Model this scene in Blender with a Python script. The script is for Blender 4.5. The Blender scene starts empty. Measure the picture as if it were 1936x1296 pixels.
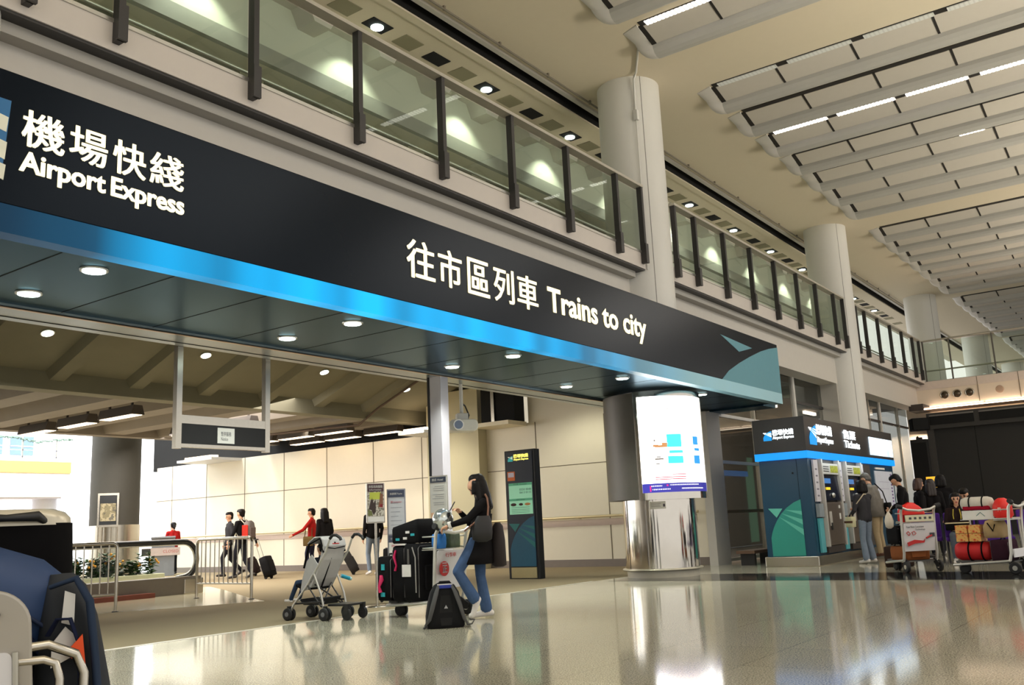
import bpy, bmesh, math, random
from mathutils import Vector, Matrix
random.seed(7)
SC = bpy.context.scene
COL = SC.collection
PI = math.pi

# ------------------------------------------------------------------ camera, world, exposure
F_PX, YAW, PITCH, ROLL, EYE = 1759.56, math.radians(54.4425), math.radians(11.2131), math.radians(-2.6264), 1.0
_cy, _sy = math.cos(YAW), math.sin(YAW)
FW = Vector((_sy*math.cos(PITCH), _cy*math.cos(PITCH), math.sin(PITCH)))
_r0 = Vector((_cy, -_sy, 0)); _u0 = _r0.cross(FW)
RT = _r0*math.cos(ROLL) + _u0*math.sin(ROLL)
UP = -_r0*math.sin(ROLL) + _u0*math.cos(ROLL)
cam_d = bpy.data.cameras.new('camera')
cam_d.sensor_width = 36.0; cam_d.lens = F_PX/1936*36.0; cam_d.clip_end = 400; cam_d.clip_start = .05
cam = bpy.data.objects.new('camera', cam_d); COL.objects.link(cam)
cam.matrix_world = Matrix(((RT.x, UP.x, -FW.x, 0), (RT.y, UP.y, -FW.y, 0), (RT.z, UP.z, -FW.z, EYE), (0, 0, 0, 1)))
SC.camera = cam
SC.view_settings.view_transform = 'Standard'; SC.view_settings.look = 'None'
SC.view_settings.gamma = 1.0; SC.view_settings.use_curve_mapping = False
SC.view_settings.exposure = 0.41
W = bpy.data.worlds.new('world'); SC.world = W; W.use_nodes = True
_bg = W.node_tree.nodes['Background']
_bg.inputs[0].default_value = (1.0, .965, .90, 1); _bg.inputs[1].default_value = .80

def light(kind, name, loc, energy, color=(1, 1, 1), to=None, size=1.0, size_y=None, angle=60, blend=.6, radius=.05):
    d = bpy.data.lights.new(name, kind); d.energy = energy; d.color = color
    if kind == 'AREA':
        d.shape = 'RECTANGLE' if size_y else 'SQUARE'; d.size = size
        if size_y: d.size_y = size_y
    elif kind == 'SPOT':
        d.spot_size = math.radians(angle); d.spot_blend = blend; d.shadow_soft_size = radius
    else: d.shadow_soft_size = radius
    o = bpy.data.objects.new(name, d); COL.objects.link(o); o.location = loc
    if to is not None:
        o.rotation_euler = (Vector(to)-Vector(loc)).to_track_quat('-Z', 'Y').to_euler()
    return o
# rows of ceiling lamps of the hall light the facade and the floor
for k, x in enumerate((2.0, 11.5, 21.0, 31.0)):
    light('AREA', 'hall_lamp_row', (x, -2.5, 9.0), (150, 230, 260, 260)[k], (1, .94, .86), (x, 1.5, 0), 6.0, 6.0)
# added unseen area lamps, aimed up to brighten the hall ceiling
for x in (4.0, 14.0, 24.0, 34.0, 46.0, 58.0):
    light('AREA', 'added_uplight', (x, -8.6, 2.4), 175 if x < 10 else (150 if x < 40 else 300), (1, .91, .74), (x, .5, 9.55), 8.0, .6).data.spread = math.radians(48)
light('AREA', 'atrium_daylight_fill', (12, 27, 11.5), 5200, (.92, .96, 1), (12, 34, 3), 22, 4)  # added unseen lamp in place of atrium daylight, front-lights the far gallery

# ------------------------------------------------------------------ materials
def lin(c):
    o = []
    for v in c[:3]:
        v = v/255.0
        o.append(v/12.92 if v <= .04045 else ((v+.055)/1.055)**2.4)
    return (*o, 1)
MATS = {}
def M(name, rgb=(128, 128, 128), rough=.6, metal=0.0, emit=0.0, emit_rgb=None, spec=.5, noise=.04, nscale=8.0, alpha=None, coat=0.0):
    if name in MATS: return MATS[name]
    m = bpy.data.materials.new(name); m.use_nodes = True
    nt = m.node_tree; b = nt.nodes['Principled BSDF']
    c = lin(rgb)
    b.inputs['Base Color'].default_value = c; b.inputs['Roughness'].default_value = rough
    b.inputs['Metallic'].default_value = metal; b.inputs['Specular IOR Level'].default_value = spec
    b.inputs['Coat Weight'].default_value = coat
    if noise:
        tc = nt.nodes.new('ShaderNodeTexCoord'); nz = nt.nodes.new('ShaderNodeTexNoise'); nz.inputs['Scale'].default_value = nscale
        nz.inputs['Detail'].default_value = 4
        mx = nt.nodes.new('ShaderNodeMix'); mx.data_type = 'RGBA'
        mx.inputs[6].default_value = tuple(max(0, v*(1-noise*2)) for v in c[:3])+(1,)
        mx.inputs[7].default_value = tuple(min(1, v*(1+noise*2)) for v in c[:3])+(1,)
        nt.links.new(tc.outputs['Object'], nz.inputs['Vector']); nt.links.new(nz.outputs['Fac'], mx.inputs[0])
        nt.links.new(mx.outputs[2], b.inputs['Base Color'])
    if emit:
        b.inputs['Emission Color'].default_value = lin(emit_rgb or rgb); b.inputs['Emission Strength'].default_value = emit
    MATS[name] = m
    return m
def node(nt, kind, **kw):
    n = nt.nodes.new(kind)
    for k, v in kw.items(): setattr(n, k, v)
    return n
def glass_mat(name, tint=(.86, .93, .89), rough=.0, refl=1.0):
    m = bpy.data.materials.new(name); m.use_nodes = True; nt = m.node_tree; nt.nodes.clear()
    out = node(nt, 'ShaderNodeOutputMaterial'); tr = node(nt, 'ShaderNodeBsdfTransparent'); gl = node(nt, 'ShaderNodeBsdfGlossy')
    fr = node(nt, 'ShaderNodeFresnel'); mx = node(nt, 'ShaderNodeMixShader'); mu = node(nt, 'ShaderNodeMath', operation='MULTIPLY')
    tr.inputs[0].default_value = (*tint, 1); gl.inputs['Roughness'].default_value = rough; gl.inputs[0].default_value = (.95, 1, .97, 1)
    ge = node(nt, 'ShaderNodeNewGeometry'); io = node(nt, 'ShaderNodeMapRange')
    io.inputs['To Min'].default_value = 1.5; io.inputs['To Max'].default_value = 1/1.5
    nt.links.new(ge.outputs['Backfacing'], io.inputs['Value']); nt.links.new(io.outputs[0], fr.inputs['IOR']); mu.inputs[1].default_value = refl*.42
    nt.links.new(fr.outputs[0], mu.inputs[0]); nt.links.new(mu.outputs[0], mx.inputs[0])
    nt.links.new(tr.outputs[0], mx.inputs[1]); nt.links.new(gl.outputs[0], mx.inputs[2]); nt.links.new(mx.outputs[0], out.inputs[0])
    MATS[name] = m
    return m

def granite_mat():
    m = bpy.data.materials.new('polished granite tiles'); m.use_nodes = True; nt = m.node_tree; b = nt.nodes['Principled BSDF']
    tc = node(nt, 'ShaderNodeTexCoord'); sp = node(nt, 'ShaderNodeTexNoise'); sp.inputs['Scale'].default_value = 90; sp.inputs['Detail'].default_value = 3
    rp = node(nt, 'ShaderNodeValToRGB'); rp.color_ramp.elements[0].position = .36; rp.color_ramp.elements[0].color = lin((132, 127, 109))
    rp.color_ramp.elements[1].position = .62; rp.color_ramp.elements[1].color = lin((218, 212, 190))
    br = node(nt, 'ShaderNodeTexBrick'); br.offset = 0; br.inputs['Scale'].default_value = 1.0
    br.inputs['Color1'].default_value = (1, 1, 1, 1); br.inputs['Color2'].default_value = (.93, .93, .93, 1); br.inputs['Mortar'].default_value = (.62, .6, .56, 1)
    br.inputs['Mortar Size'].default_value = .004; br.inputs['Brick Width'].default_value = .9; br.inputs['Row Height'].default_value = .9
    mx = node(nt, 'ShaderNodeMix', data_type='RGBA', blend_type='MULTIPLY'); mx.inputs[0].default_value = 1
    L = nt.links.new
    L(tc.outputs['Object'], sp.inputs['Vector']); L(tc.outputs['Object'], br.inputs['Vector']); L(sp.outputs['Fac'], rp.inputs[0])
    L(rp.outputs[0], mx.inputs[6]); L(br.outputs['Color'], mx.inputs[7]); L(mx.outputs[2], b.inputs['Base Color'])
    b.inputs['Roughness'].default_value = .085; b.inputs['Specular IOR Level'].default_value = .38
    MATS[m.name] = m
    return m
GRANITE = granite_mat()
WHITE_WALL = M('warm white painted wall', (205, 200, 192), .7, noise=.015)
CEIL = M('matt cream ceiling', (212, 201, 178), .8, noise=.01)
FASCIA = M('satin pinkish white panel', (206, 198, 190), .5, noise=.01)
GREYP = M('light grey soffit panel', (178, 174, 166), .6, noise=.01)
COLW = M('satin white column cladding', (214, 212, 206), .45, noise=.01)
BLACKVOID = M('black void', (10, 10, 10), .9, noise=0)
DARKBAR = M('charcoal powder coated steel', (52, 49, 48), .45, noise=.02)
STEEL = M('brushed stainless steel', (196, 190, 178), .26, 1.0, noise=.03, nscale=30)
MIRROR = M('polished stainless steel', (205, 200, 192), .09, 1.0, noise=.02)
ALU = M('satin aluminium', (200, 198, 190), .35, .9, noise=.02)
GLASS = glass_mat('clear green edged glass', (.90, .945, .905), 0, 1.0)
CLEAR = glass_mat('clear glass', (.93, .95, .94), 0, .8)
LAMPW = M('lit white lamp', (255, 250, 240), .5, emit=6.0, noise=0)
LAMPC = M('lit cool lamp', (235, 255, 245), .5, emit=6.0, emit_rgb=(235, 255, 245), noise=0)
TUBEW = M('lit warm fluorescent tube', (255, 232, 200), .5, emit=3.2, emit_rgb=(255, 226, 190), noise=0)
WARMCOVE = M('lit warm cove light', (255, 225, 180), .5, emit=4.0, emit_rgb=(255, 232, 208), noise=0)
BLACK = M('black fabric', (15, 14, 15), .9, spec=.12, noise=.05, nscale=40)
RUBBER = M('black rubber', (26, 26, 27), .6, noise=.03)
PLASTICK = M('black plastic', (30, 30, 31), .4, noise=.02)
PAPER = M('white paper', (226, 224, 218), .7, noise=.01)

# ------------------------------------------------------------------ mesh helpers
class MB:
    def __init__(s): s.v = []; s.f = []; s.mi = []; s.sm = []; s.cur = 0
    def add(s, vs, fs, smooth=False):
        o = len(s.v); s.v += [tuple(v) for v in vs]
        for f in fs: s.f.append(tuple(i+o for i in f)); s.mi.append(s.cur); s.sm.append(smooth)
        return s
    def box(s, x0, x1, y0, y1, z0, z1, mat=None):
        vs = [Vector((x, y, z)) for z in (z0, z1) for y in (y0, y1) for x in (x0, x1)]
        if mat is not None: vs = [mat @ v for v in vs]
        return s.add(vs, [(0, 2, 3, 1), (4, 5, 7, 6), (0, 1, 5, 4), (2, 6, 7, 3), (0, 4, 6, 2), (1, 3, 7, 5)])
    def bar(s, p0, p1, w, h, up=(0, 0, 1)):
        p0, p1 = Vector(p0), Vector(p1); d = (p1-p0).normalized(); u = Vector(up)
        if abs(d.dot(u)) > .98: u = Vector((1, 0, 0))
        r = d.cross(u).normalized(); u = r.cross(d)
        vs = [p+r*a*w/2+u*b*h/2 for p in (p0, p1) for a, b in ((-1, -1), (1, -1), (1, 1), (-1, 1))]
        return s.add(vs, [(3, 2, 1, 0), (4, 5, 6, 7), (0, 1, 5, 4), (1, 2, 6, 5), (2, 3, 7, 6), (3, 0, 4, 7)])
    def loft(s, rings, cap=True, closed=True, smooth=True):
        n = len(rings[0]); o = len(s.v); vs = [v for r in rings for v in r]; fs = []
        for i in range(len(rings)-1):
            for j in range(n if closed else n-1):
                k = (j+1) % n; fs.append((i*n+j, i*n+k, (i+1)*n+k, (i+1)*n+j))
        s.add(vs, fs, smooth)
        if cap:
            s.add(rings[0], [tuple(reversed(range(n)))]); s.add(rings[-1], [tuple(range(n))])
        return s
    def cyl(s, p0, p1, r0, r1=None, n=20, cap=True):
        return s.tube([p0, p1], [r0, r0 if r1 is None else r1], n, cap)
    def tube(s, pts, r, n=10, cap=True, flat=1.0):
        pts = [Vector(p) for p in pts]; m = len(pts); rs = r if isinstance(r, (list, tuple)) else [r]*m
        rings = []; prev = None
        for i, p in enumerate(pts):
            a = pts[max(0, i-1)]; b = pts[min(m-1, i+1)]; d = (b-a).normalized()
            if prev is None:
                u = Vector((0, 0, 1)) if abs(d.z) < .9 else Vector((1, 0, 0))
                x = d.cross(u).normalized()
            else: x = (prev-d*prev.dot(d)).normalized()
            prev = x; y = d.cross(x)
            rings.append([p+(x*math.cos(t)+y*math.sin(t)*flat)*rs[i] for t in [2*PI*k/n for k in range(n)]])
        return s.loft(rings, cap)
    def lathe(s, c, prof, n=28, cap=True):
        c = Vector(c)
        return s.loft([[c+Vector((r*math.cos(2*PI*k/n), r*math.sin(2*PI*k/n), z)) for k in range(n)] for r, z in prof], cap)
    def ball(s, c, r, nu=16, nv=10, mat=None):
        c = Vector(c); rx, ry, rz = (r, r, r) if not isinstance(r, (tuple, list)) else r
        rings = []
        for i in range(nv+1):
            t = -PI/2+PI*i/nv; t = max(-PI/2+.02, min(PI/2-.02, t))
            ring = [Vector((rx*math.cos(t)*math.cos(2*PI*k/nu), ry*math.cos(t)*math.sin(2*PI*k/nu), rz*math.sin(t))) for k in range(nu)]
            rings.append([c+(mat @ v if mat is not None else v) for v in ring])
        return s.loft(rings)
    def prism(s, poly, fn, d0, d1, smooth=False):
        """poly = 2-D outline; fn(u, v, d) -> 3-D point; extruded from d0 to d1"""
        n = len(poly); a = [fn(u, v, d0) for u, v in poly]; b = [fn(u, v, d1) for u, v in poly]
        fs = [tuple(reversed(range(n))), tuple(range(n, 2*n))]+[(i, (i+1) % n, n+(i+1) % n, n+i) for i in range(n)]
        o = len(s.v); s.add(a+b, fs[:2]); s.add([], [])
        for f in fs[2:]: s.f.append(tuple(o+i for i in f)); s.mi.append(s.cur); s.sm.append(smooth)
        return s
    def build(s, name, mat, parent=None, loc=None, rotz=0, bevel=0, sub=0, seg=2):
        me = bpy.data.meshes.new(name); me.from_pydata(s.v, [], s.f)
        for m in (mat if isinstance(mat, (list, tuple)) else [mat]): me.materials.append(m)
        me.polygons.foreach_set('material_index', s.mi); me.polygons.foreach_set('use_smooth', s.sm)
        bm = bmesh.new(); bm.from_mesh(me); bmesh.ops.recalc_face_normals(bm, faces=bm.faces); bm.to_mesh(me); bm.free()
        me.update()
        o = bpy.data.objects.new(name, me); COL.objects.link(o)
        if parent is not None: o.parent = parent
        if loc is not None: o.location = loc
        o.rotation_euler.z = rotz
        if bevel:
            b = o.modifiers.new('bevel', 'BEVEL'); b.width = bevel; b.segments = seg; b.limit_method = 'ANGLE'; b.angle_limit = math.radians(40)
        if sub:
            b = o.modifiers.new('sub', 'SUBSURF'); b.levels = sub; b.render_levels = sub
        return o
def tag(o, label, cat, group=None):
    o['label'] = label; o['category'] = cat
    if group: o['group'] = group
    return o
def struct(o): o['kind'] = 'structure'; return o
def T(name, label, cat, loc=(0, 0, 0), rotz=0, group=None):
    o = bpy.data.objects.new(name, None); COL.objects.link(o); o.location = loc; o.rotation_euler.z = rotz; o.empty_display_size = .1
    return tag(o, label, cat, group)
def dup(root, loc=None, rotz=None, label=None, group=None):
    r = root.copy(); COL.objects.link(r)
    if loc is not None: r.location = loc
    if rotz is not None: r.rotation_euler = (0, 0, rotz)
    if label: r['label'] = label
    if group: r['group'] = group
    for ch in list(root.children):
        c = ch.copy(); COL.objects.link(c); c.parent = r
        for g in list(ch.children):
            d = g.copy(); COL.objects.link(d); d.parent = c
    return r
def box(name, mat, b, parent=None, bevel=0, **k): return MB().box(*b).build(name, mat, parent, bevel=bevel, **k)
def rrect(w, h, r, n=5, cx=0, cy=0):
    o = []
    for qx, qy, a in ((1, 1, 0), (-1, 1, 90), (-1, -1, 180), (1, -1, 270)):
        for i in range(n+1):
            t = math.radians(a+90*i/n); o.append((cx+qx*(w/2-r)+r*math.cos(t), cy+qy*(h/2-r)+r*math.sin(t)))
    return o
def floor_at(px, py, z=0.0):
    """the point at height z that the photograph shows at this pixel"""
    d = FW+RT*((px-968)/F_PX)-UP*((py-648)/F_PX); t = (z-EYE)/d.z
    return Vector((0, 0, EYE))+d*t
def text_mesh(name, body, mat, parent, org, ux, uy, w, h, depth=.01, offset=0.0, spacing=1.0, shear=0.0, bold=0.0):
    """lettering as a mesh whose box (w x h) starts at org and runs along ux / uy; depth along ux x uy"""
    cu = bpy.data.curves.new(name, 'FONT'); cu.body = body; cu.size = 1; cu.extrude = .5; cu.offset = offset; cu.space_character = spacing; cu.shear = shear
    cu.resolution_u = 3
    to = bpy.data.objects.new(name, cu); COL.objects.link(to)
    bpy.context.view_layer.update()
    me = bpy.data.meshes.new_from_object(to.evaluated_get(bpy.context.evaluated_depsgraph_get()))
    bpy.data.objects.remove(to); bpy.data.curves.remove(cu)
    xs = [v.co.x for v in me.vertices]; ys = [v.co.y for v in me.vertices]
    if not xs: return None
    x0, x1, y0, y1 = min(xs), max(xs), min(ys), max(ys)
    if bold:
        bm = bmesh.new(); bm.from_mesh(me); src = bm.verts[:]+bm.edges[:]+bm.faces[:]
        for dx, dy in ((bold, 0), (0, bold*.5), (bold, bold*.5)):
            g = bmesh.ops.duplicate(bm, geom=src)['geom']; bmesh.ops.translate(bm, vec=(dx, dy, 0), verts=[v for v in g if isinstance(v, bmesh.types.BMVert)])
        bm.to_mesh(me); bm.free(); x1 += bold; y1 += bold*.5
    org, ux, uy = Vector(org), Vector(ux).normalized(), Vector(uy).normalized(); n = ux.cross(uy)
    for v in me.vertices:
        v.co = org+ux*((v.co.x-x0)/(x1-x0)*w)+uy*((v.co.y-y0)/(y1-y0)*h)+n*((v.co.z+.5)*depth)
    me.materials.clear(); me.materials.append(mat); me.name = name
    o = bpy.data.objects.new(name, me); COL.objects.link(o)
    if parent is not None: o.parent = parent
    return o
# ================================================================== SETTING
COLX = (2.93, 15.72, 28.10, 40.35, 52.2, 64.5)
CY, CR, CEZ = 8.08, .62, 9.55
S = struct
S(box('floor', GRANITE, (-8, 70, -9, 8.81, -.3, 0)))
DARKG = M('polished dark granite band', (38, 38, 37), .08, noise=.1, nscale=60)
S(box('trim_1', DARKG, (14.45, 16.2, -9, 8.5, -.29, .002)))
CARPET = M('taupe loop carpet', (146, 132, 106), .95, spec=.1, noise=.09, nscale=120)
S(box('floor_train_level', CARPET, (-8, 19.3, 8.81, 38, -.3, 0)))
S(box('floor_shop', M('grey vinyl floor', (120, 116, 110), .4), (19.3, 37.4, 8.81, 14, -.3, -.001)))
S(box('trim_2', M('pale metal floor strip', (205, 200, 186), .35, .3), (-8, 14.45, 8.79, 8.86, -.2, .003)))
MB().prism([(7.9, 13.62), (10.25, 12.5), (10.75, 13.5), (12.3, 16.2), (13.2, 17.9), (13.2, 21.5), (6.0, 21.5), (6.0, 14.6)], lambda u, v, d: Vector((u, v, d)), -.2, .004).build('trim_3', M('polished cream landing tiles', (196, 186, 160), .12, noise=.05, nscale=3))
S(bpy.data.objects['trim_3'])

# hall ceiling with its sawtooth rows
S(box('ceiling', CEIL, (-8, 70, -9, 9.15, CEZ, CEZ+.3)))
PANEL = M('light grey acoustic panel', (196, 190, 180), .7, noise=.015)
BAR = M('satin grey bullnose bar', (178, 176, 170), .5, noise=.015)
WHITECAP = M('white bullnose cap', (222, 218, 214), .45, noise=.01)
STRIPLIT = {}
def strip_mat(name, e, rgb):
    m = bpy.data.materials.new(name); m.use_nodes = True; nt = m.node_tree; b = nt.nodes['Principled BSDF']
    tc = node(nt, 'ShaderNodeTexCoord'); sx = node(nt, 'ShaderNodeSeparateXYZ'); mu = node(nt, 'ShaderNodeMath', operation='MULTIPLY'); fr = node(nt, 'ShaderNodeMath', operation='FRACT')
    gt = node(nt, 'ShaderNodeMath', operation='GREATER_THAN'); m2 = node(nt, 'ShaderNodeMath', operation='MULTIPLY'); m3 = node(nt, 'ShaderNodeMath', operation='ADD')
    mu.inputs[1].default_value = 13.0; gt.inputs[1].default_value = .38; m2.inputs[1].default_value = e*.85; m3.inputs[1].default_value = e*.12
    L = nt.links.new; L(tc.outputs['Object'], sx.inputs[0]); L(sx.outputs['Y'], mu.inputs[0]); L(mu.outputs[0], fr.inputs[0]); L(fr.outputs[0], gt.inputs[0])
    L(gt.outputs[0], m2.inputs[0]); L(m2.outputs[0], m3.inputs[0]); L(m3.outputs[0], b.inputs['Emission Strength'])
    b.inputs['Emission Color'].default_value = lin(rgb); b.inputs['Base Color'].default_value = lin((200, 200, 195))
    return m
LIT_BRIGHT = strip_mat('louvred fluorescent lamp, lit', 5.0, (255, 244, 236))
LIT_DIM = strip_mat('louvred fluorescent lamp, dimmed', .12, (235, 238, 232))
Y0 = 6.72
def baffle_row(x, first, lit, idx):
    L = 15.0
    arc = [(.80+.19*math.cos(t), -.13+.19*math.sin(t)) for t in [math.radians(a) for a in (180, 205, 230, 255, 280, 305, 330, 355)]]
    pl = lambda u, v, d: Vector((x+u, d, CEZ+v))
    S(MB().prism([(.12, 0), (.12, -.02), (.61, -.14), (.61, 0)], pl, Y0-L, Y0-.06).build('ceiling_panel_row', PANEL))
    sec = [(.61, 0)]+arc+[(.99, 0)]
    bar = MB(); bar.prism(sec, pl, Y0-L, Y0)
    for i in range(len(bar.sm)): bar.sm[i] = False
    bar.cur = 1; full = [(.02, 0), (.05, -.02), (.3, -.08)]+arc+[(.99, 0)]
    bar.loft([[Vector((x+.55+(u-.55)*(1-.25*math.sin(math.radians(t))), Y0+.34*math.sin(math.radians(t)), CEZ+v*math.cos(math.radians(t)))) for u, v in full] for t in (0, 20, 40, 58, 74, 86)])
    S(bar.build('ceiling_bar', [BAR, WHITECAP]))
    gp = MB(); y = Y0-.06-1.28
    while y > Y0-L:
        gp.prism([(.10, -.025), (.61, -.146), (.61, -.10), (.10, .0)], pl, y-.022, y+.022); y -= 1.43
    gp.box(x-.03, x+.13, Y0-L, Y0-.05, CEZ-.012, CEZ+.01); gp.prism([(.10, -.025), (.61, -.146), (.61, -.10), (.10, .0)], pl, Y0-.09, Y0+.004)
    S(gp.build('ceiling_gap', M('dark recess', (34, 30, 26), .8, noise=0)))
    if lit:
        for k in range(9):
            y1 = Y0-1.45-1.43*k; y = Y0-.14-1.43*k
            o = MB().box(-.012, .125, .0, y-y1-.1, -.03, -.004).build('ceiling_lamp', lit, loc=(x, y1+.07, CEZ))
            tag(o, STRIPLABEL.get(idx, 'louvred strip lamp in the far ceiling rows'), 'ceiling light', 'louvred strip lamps, ceiling row %s' % NUMS[idx % len(NUMS)])
NUMS = ('one', 'two', 'three', 'four', 'five', 'six', 'seven')
STRIPLABEL = {7: 'lit louvred strip lamp in the ceiling row above the big round column',
              8: 'dimmed louvred strip lamp along the topmost full ceiling row', 10: 'bright louvred strip lamp in the third full ceiling row',
              12: 'thin lit louvred strip lamp in the fifth full ceiling row'}
def mb_last(): return COL.objects[-1].name
idx = 0
for g in range(5):
    gx = COLX[1]+.92+12.4*(g-1)
    for k in range(7 if g else 8):
        x = gx+1.553*k-(1.553 if not g else 0)
        idx = 1+g*7+k if g else k
        lit = {7: LIT_BRIGHT, 8: LIT_DIM, 10: LIT_BRIGHT}.get(idx)
        if g > 2 and False: lit = None
        if x > 5: baffle_row(x, k == 0, lit, idx)
o = MB().box(-.012, .125, 0, .55, -.03, -.004).build('ceiling_lamp', LIT_BRIGHT, loc=(16.64+1.553*4, 2.7, CEZ)); tag(o, 'thin lit louvred strip lamp in the fifth full ceiling row', 'ceiling light')

# white columns
for i, x in enumerate(COLX):
    mb = MB(); zb = 1.374 if i < 2 else 0; mb.lathe((x, CY, 0), [(CR, zb), (CR, CEZ)], 64); mb.cur = 1
    a = math.radians(231); p = Vector((x+CR*math.cos(a), CY+CR*math.sin(a), zb)); mb.bar(p, p+Vector((0, 0, CEZ-zb)), .012, .006, up=(math.cos(a), math.sin(a), 0))
    o = mb.build('column', [COLW, M('column seam', (120, 118, 112), .6, noise=0)]); S(o)
# upper-level ceiling, slot and washed wall
UC = 9.5
mb = MB(); mb.box(-8, 70, 9.42, 9.62, UC, UC+.2); mb.box(-8, 70, 9.62, 10.42, UC, UC+.2)
x = 9.8-.77*2*7; k = 0
mb.build('ceiling_upper_level', CEIL); S(bpy.data.objects[mb_last()])
S(box('ceiling_slot', BLACKVOID, (-8, 70, 9.15, 9.42, 9.75, 9.9))); S(box('trim_4', CEIL, (-8, 70, 9.40, 9.56, UC-.035, UC))); S(box('ceiling_slot_shade', BLACKVOID, (-8, 70, 9.37, 9.415, UC+.001, 9.9)))  # black sheet inside the slot puts its shade into colour
S(box('trim_5', GREYP, (-8, 70, 9.05, 9.15, CEZ-.05, CEZ)))
RECESS = M('grey green recess panel', (140, 134, 108), .8, noise=.02)
i = 0; x = 9.85-1.53*6
while x < 46:
    S(box('ceiling_recess', RECESS, (x-.23, x+.23, 9.92, 10.28, UC-.012, UC+.01)))
    lx = x+.765
    lamp = abs((lx-10.6)/3.06-round((lx-10.6)/3.06)) < .2
    if 4 < lx < 44:
        t = T('downlight', ('glowing' if lamp else 'unlit dark')+' square downlight in the ceiling strip above the glass balcony', 'ceiling light', (lx, 10.1, UC), 0, ('lit' if lamp else 'unlit')+' downlights above the balcony')
        MB().box(-.24, .24, -.15, .15, -.012, .012).build('housing', BLACKVOID, t)
        if lamp:
            MB().lathe((0.02, .03, 0), [(.11, -.03), (.11, -.005)], 18).build('lamp', LAMPC, t)
            light('SPOT', 'upper_downlight', (lx, 10.22, UC-.15), 85, (.97, 1, .84), (lx, 10.9, 7.8), angle=95, blend=.6)
    x += 1.53
UW = M('pale grey green wall', (190, 192, 176), .7, noise=.01)
S(box('wall_upper_level', UW, (-8, 37.4, 10.85, 11.1, 5.6, 10.2)))
S(box('trim_6', M('grey ledge', (140, 140, 130), .6), (-8, 37.4, 10.72, 10.85, 8.28, 8.55)))
S(box('ceiling_upper_edge', M('greyish cream bulkhead', (196, 190, 170), .8), (-8, 60, 10.42, 10.85, 9.55, 9.8)))  # bulkhead in a slightly darker cream than the ceiling
i = 0; x = -2.0
while x < 40:   # stepped coffers between strip and wall
    pl = lambda u, v, d: Vector((u, d, v))
    mb = MB(); mb.prism([(x, 9.5), (x+.65, 9.5), (x+.8, 9.22), (x+1.15, 9.22), (x+1.3, 9.5), (x+1.53, 9.5), (x+1.53, 9.6), (x, 9.6)], pl, 10.44, 10.85)
    mb.build('ceiling_coffer', PANEL); S(bpy.data.objects[mb_last()]); x += 1.53
S(box('floor_upper_level', GREYP, (-8, 37.4, 7.96, 10.85, 5.6, 5.9)))
# conduit along the ceiling edge and down the column
mb = MB(); mb.tube([(3, 8.9, 9.49), (44, 8.9, 9.49)], .02, 8)
x = 9.4
while x < 40: mb.box(x-.02, x+.02, 8.88, 8.92, 9.47, 9.55); x += 1.55
tag(mb.build('conduit', M('grey conduit', (120, 112, 98), .5)), 'thin grey conduit running along the edge of the hall ceiling', 'conduit')
a = math.radians(218); c1 = Vector((COLX[1]+.66*math.cos(a), CY+.66*math.sin(a), 0))
mb = MB(); mb.tube([(14.3, 6.9, 9.42), (14.35, 7.1, 9.52), (c1.x-.1, c1.y-.12, 9.52), (c1.x-.02, c1.y-.02, 9.45), (c1.x, c1.y, 9.0), (c1.x, c1.y, 8.6)], .022, 8)
mb.box(c1.x-.05, c1.x+.03, c1.y-.05, c1.y+.03, 8.6, 8.8); mb.tube([(c1.x, c1.y, 8.6), (c1.x, c1.y, 5.6)], .012, 8)
tag(mb.build('conduit', COLW), 'white cable pipe running from the ceiling down the big round column', 'conduit')

# ------------------------------------------------------------------ balcony front: fascia, beam wall, glass railings
RY = 7.68
bays = [(COLX[0]-10, COLX[0]), (COLX[0], COLX[1]), (COLX[1], COLX[2]), (COLX[2], 37.4)]
posts = {1: [3.62, 4.48, 6.06, 7.65, 9.25, 10.88, 12.45, 14.08, 15.02], 2: [16.41, 17.36, 18.85, 20.38, 21.93, 23.53, 25.05, 26.63, 27.5],
         3: [28.8, 29.75, 31.25, 32.8, 34.35, 35.9, 36.9]}
for bi in (1, 2, 3):
    a, b = bays[bi]; a2, b2 = a+(.42 if bi > 1 else .3), b-(.42 if bi < 3 else -.0)
    if bi == 1: b2 = 15.14
    S(box('balcony_slab', FASCIA, (a2, b2, RY, 7.95, 5.6, 5.90), bevel=.006))
    S(box('balcony_edge', DARKBAR, (a2, b2, RY+.02, 7.95, 5.575, 5.6)))
    S(box('balcony_step', GREYP, (a2+.05, b2-.1, 7.85, 8.05, 5.46, 5.575)))
    S(box('wall_beam', WHITE_WALL, (a2+.0, b-.3 if bi < 3 else 37.4, 8.02, 8.5, 4.68, 5.47)))
    lab = {1: 'long glass balcony railing directly above the big dark sign', 2: 'glass balcony railing right of the big round column', 3: 'far glass balcony railing ending at the end wall'}[bi]
    t = T('balcony_railing', lab, 'railing', (0, RY, 5.6), 0, None)
    ps = posts[bi]
    for k, x in enumerate(ps):
        MB().box(x-.035, x+.035, -.10, .0, .08, 1.58).box(x-.05, x+.05, -.125, -.085, .08, .45).build('post', DARKBAR, t)
    for k in range(len(ps)-1):
        MB().box(ps[k]+.07, ps[k+1]-.05, -.006, .006, .33, 1.50).build('glass_panel', GLASS, t)
    MB().box(ps[0]-.04, ps[-1]+.04, -.11, .05, 1.56, 1.61).build('top_rail', M('satin grey rail', (182, 176, 162), .4, .1), t)
    MB().box(ps[0], ps[-1], -.015, .02, .29, .33).build('bottom_channel', ALU, t)
    MB().tube([(ps[0], .35, .62), (ps[-1], .35, .62)], .022, 10).build('inner_rail', ALU, t)
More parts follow.
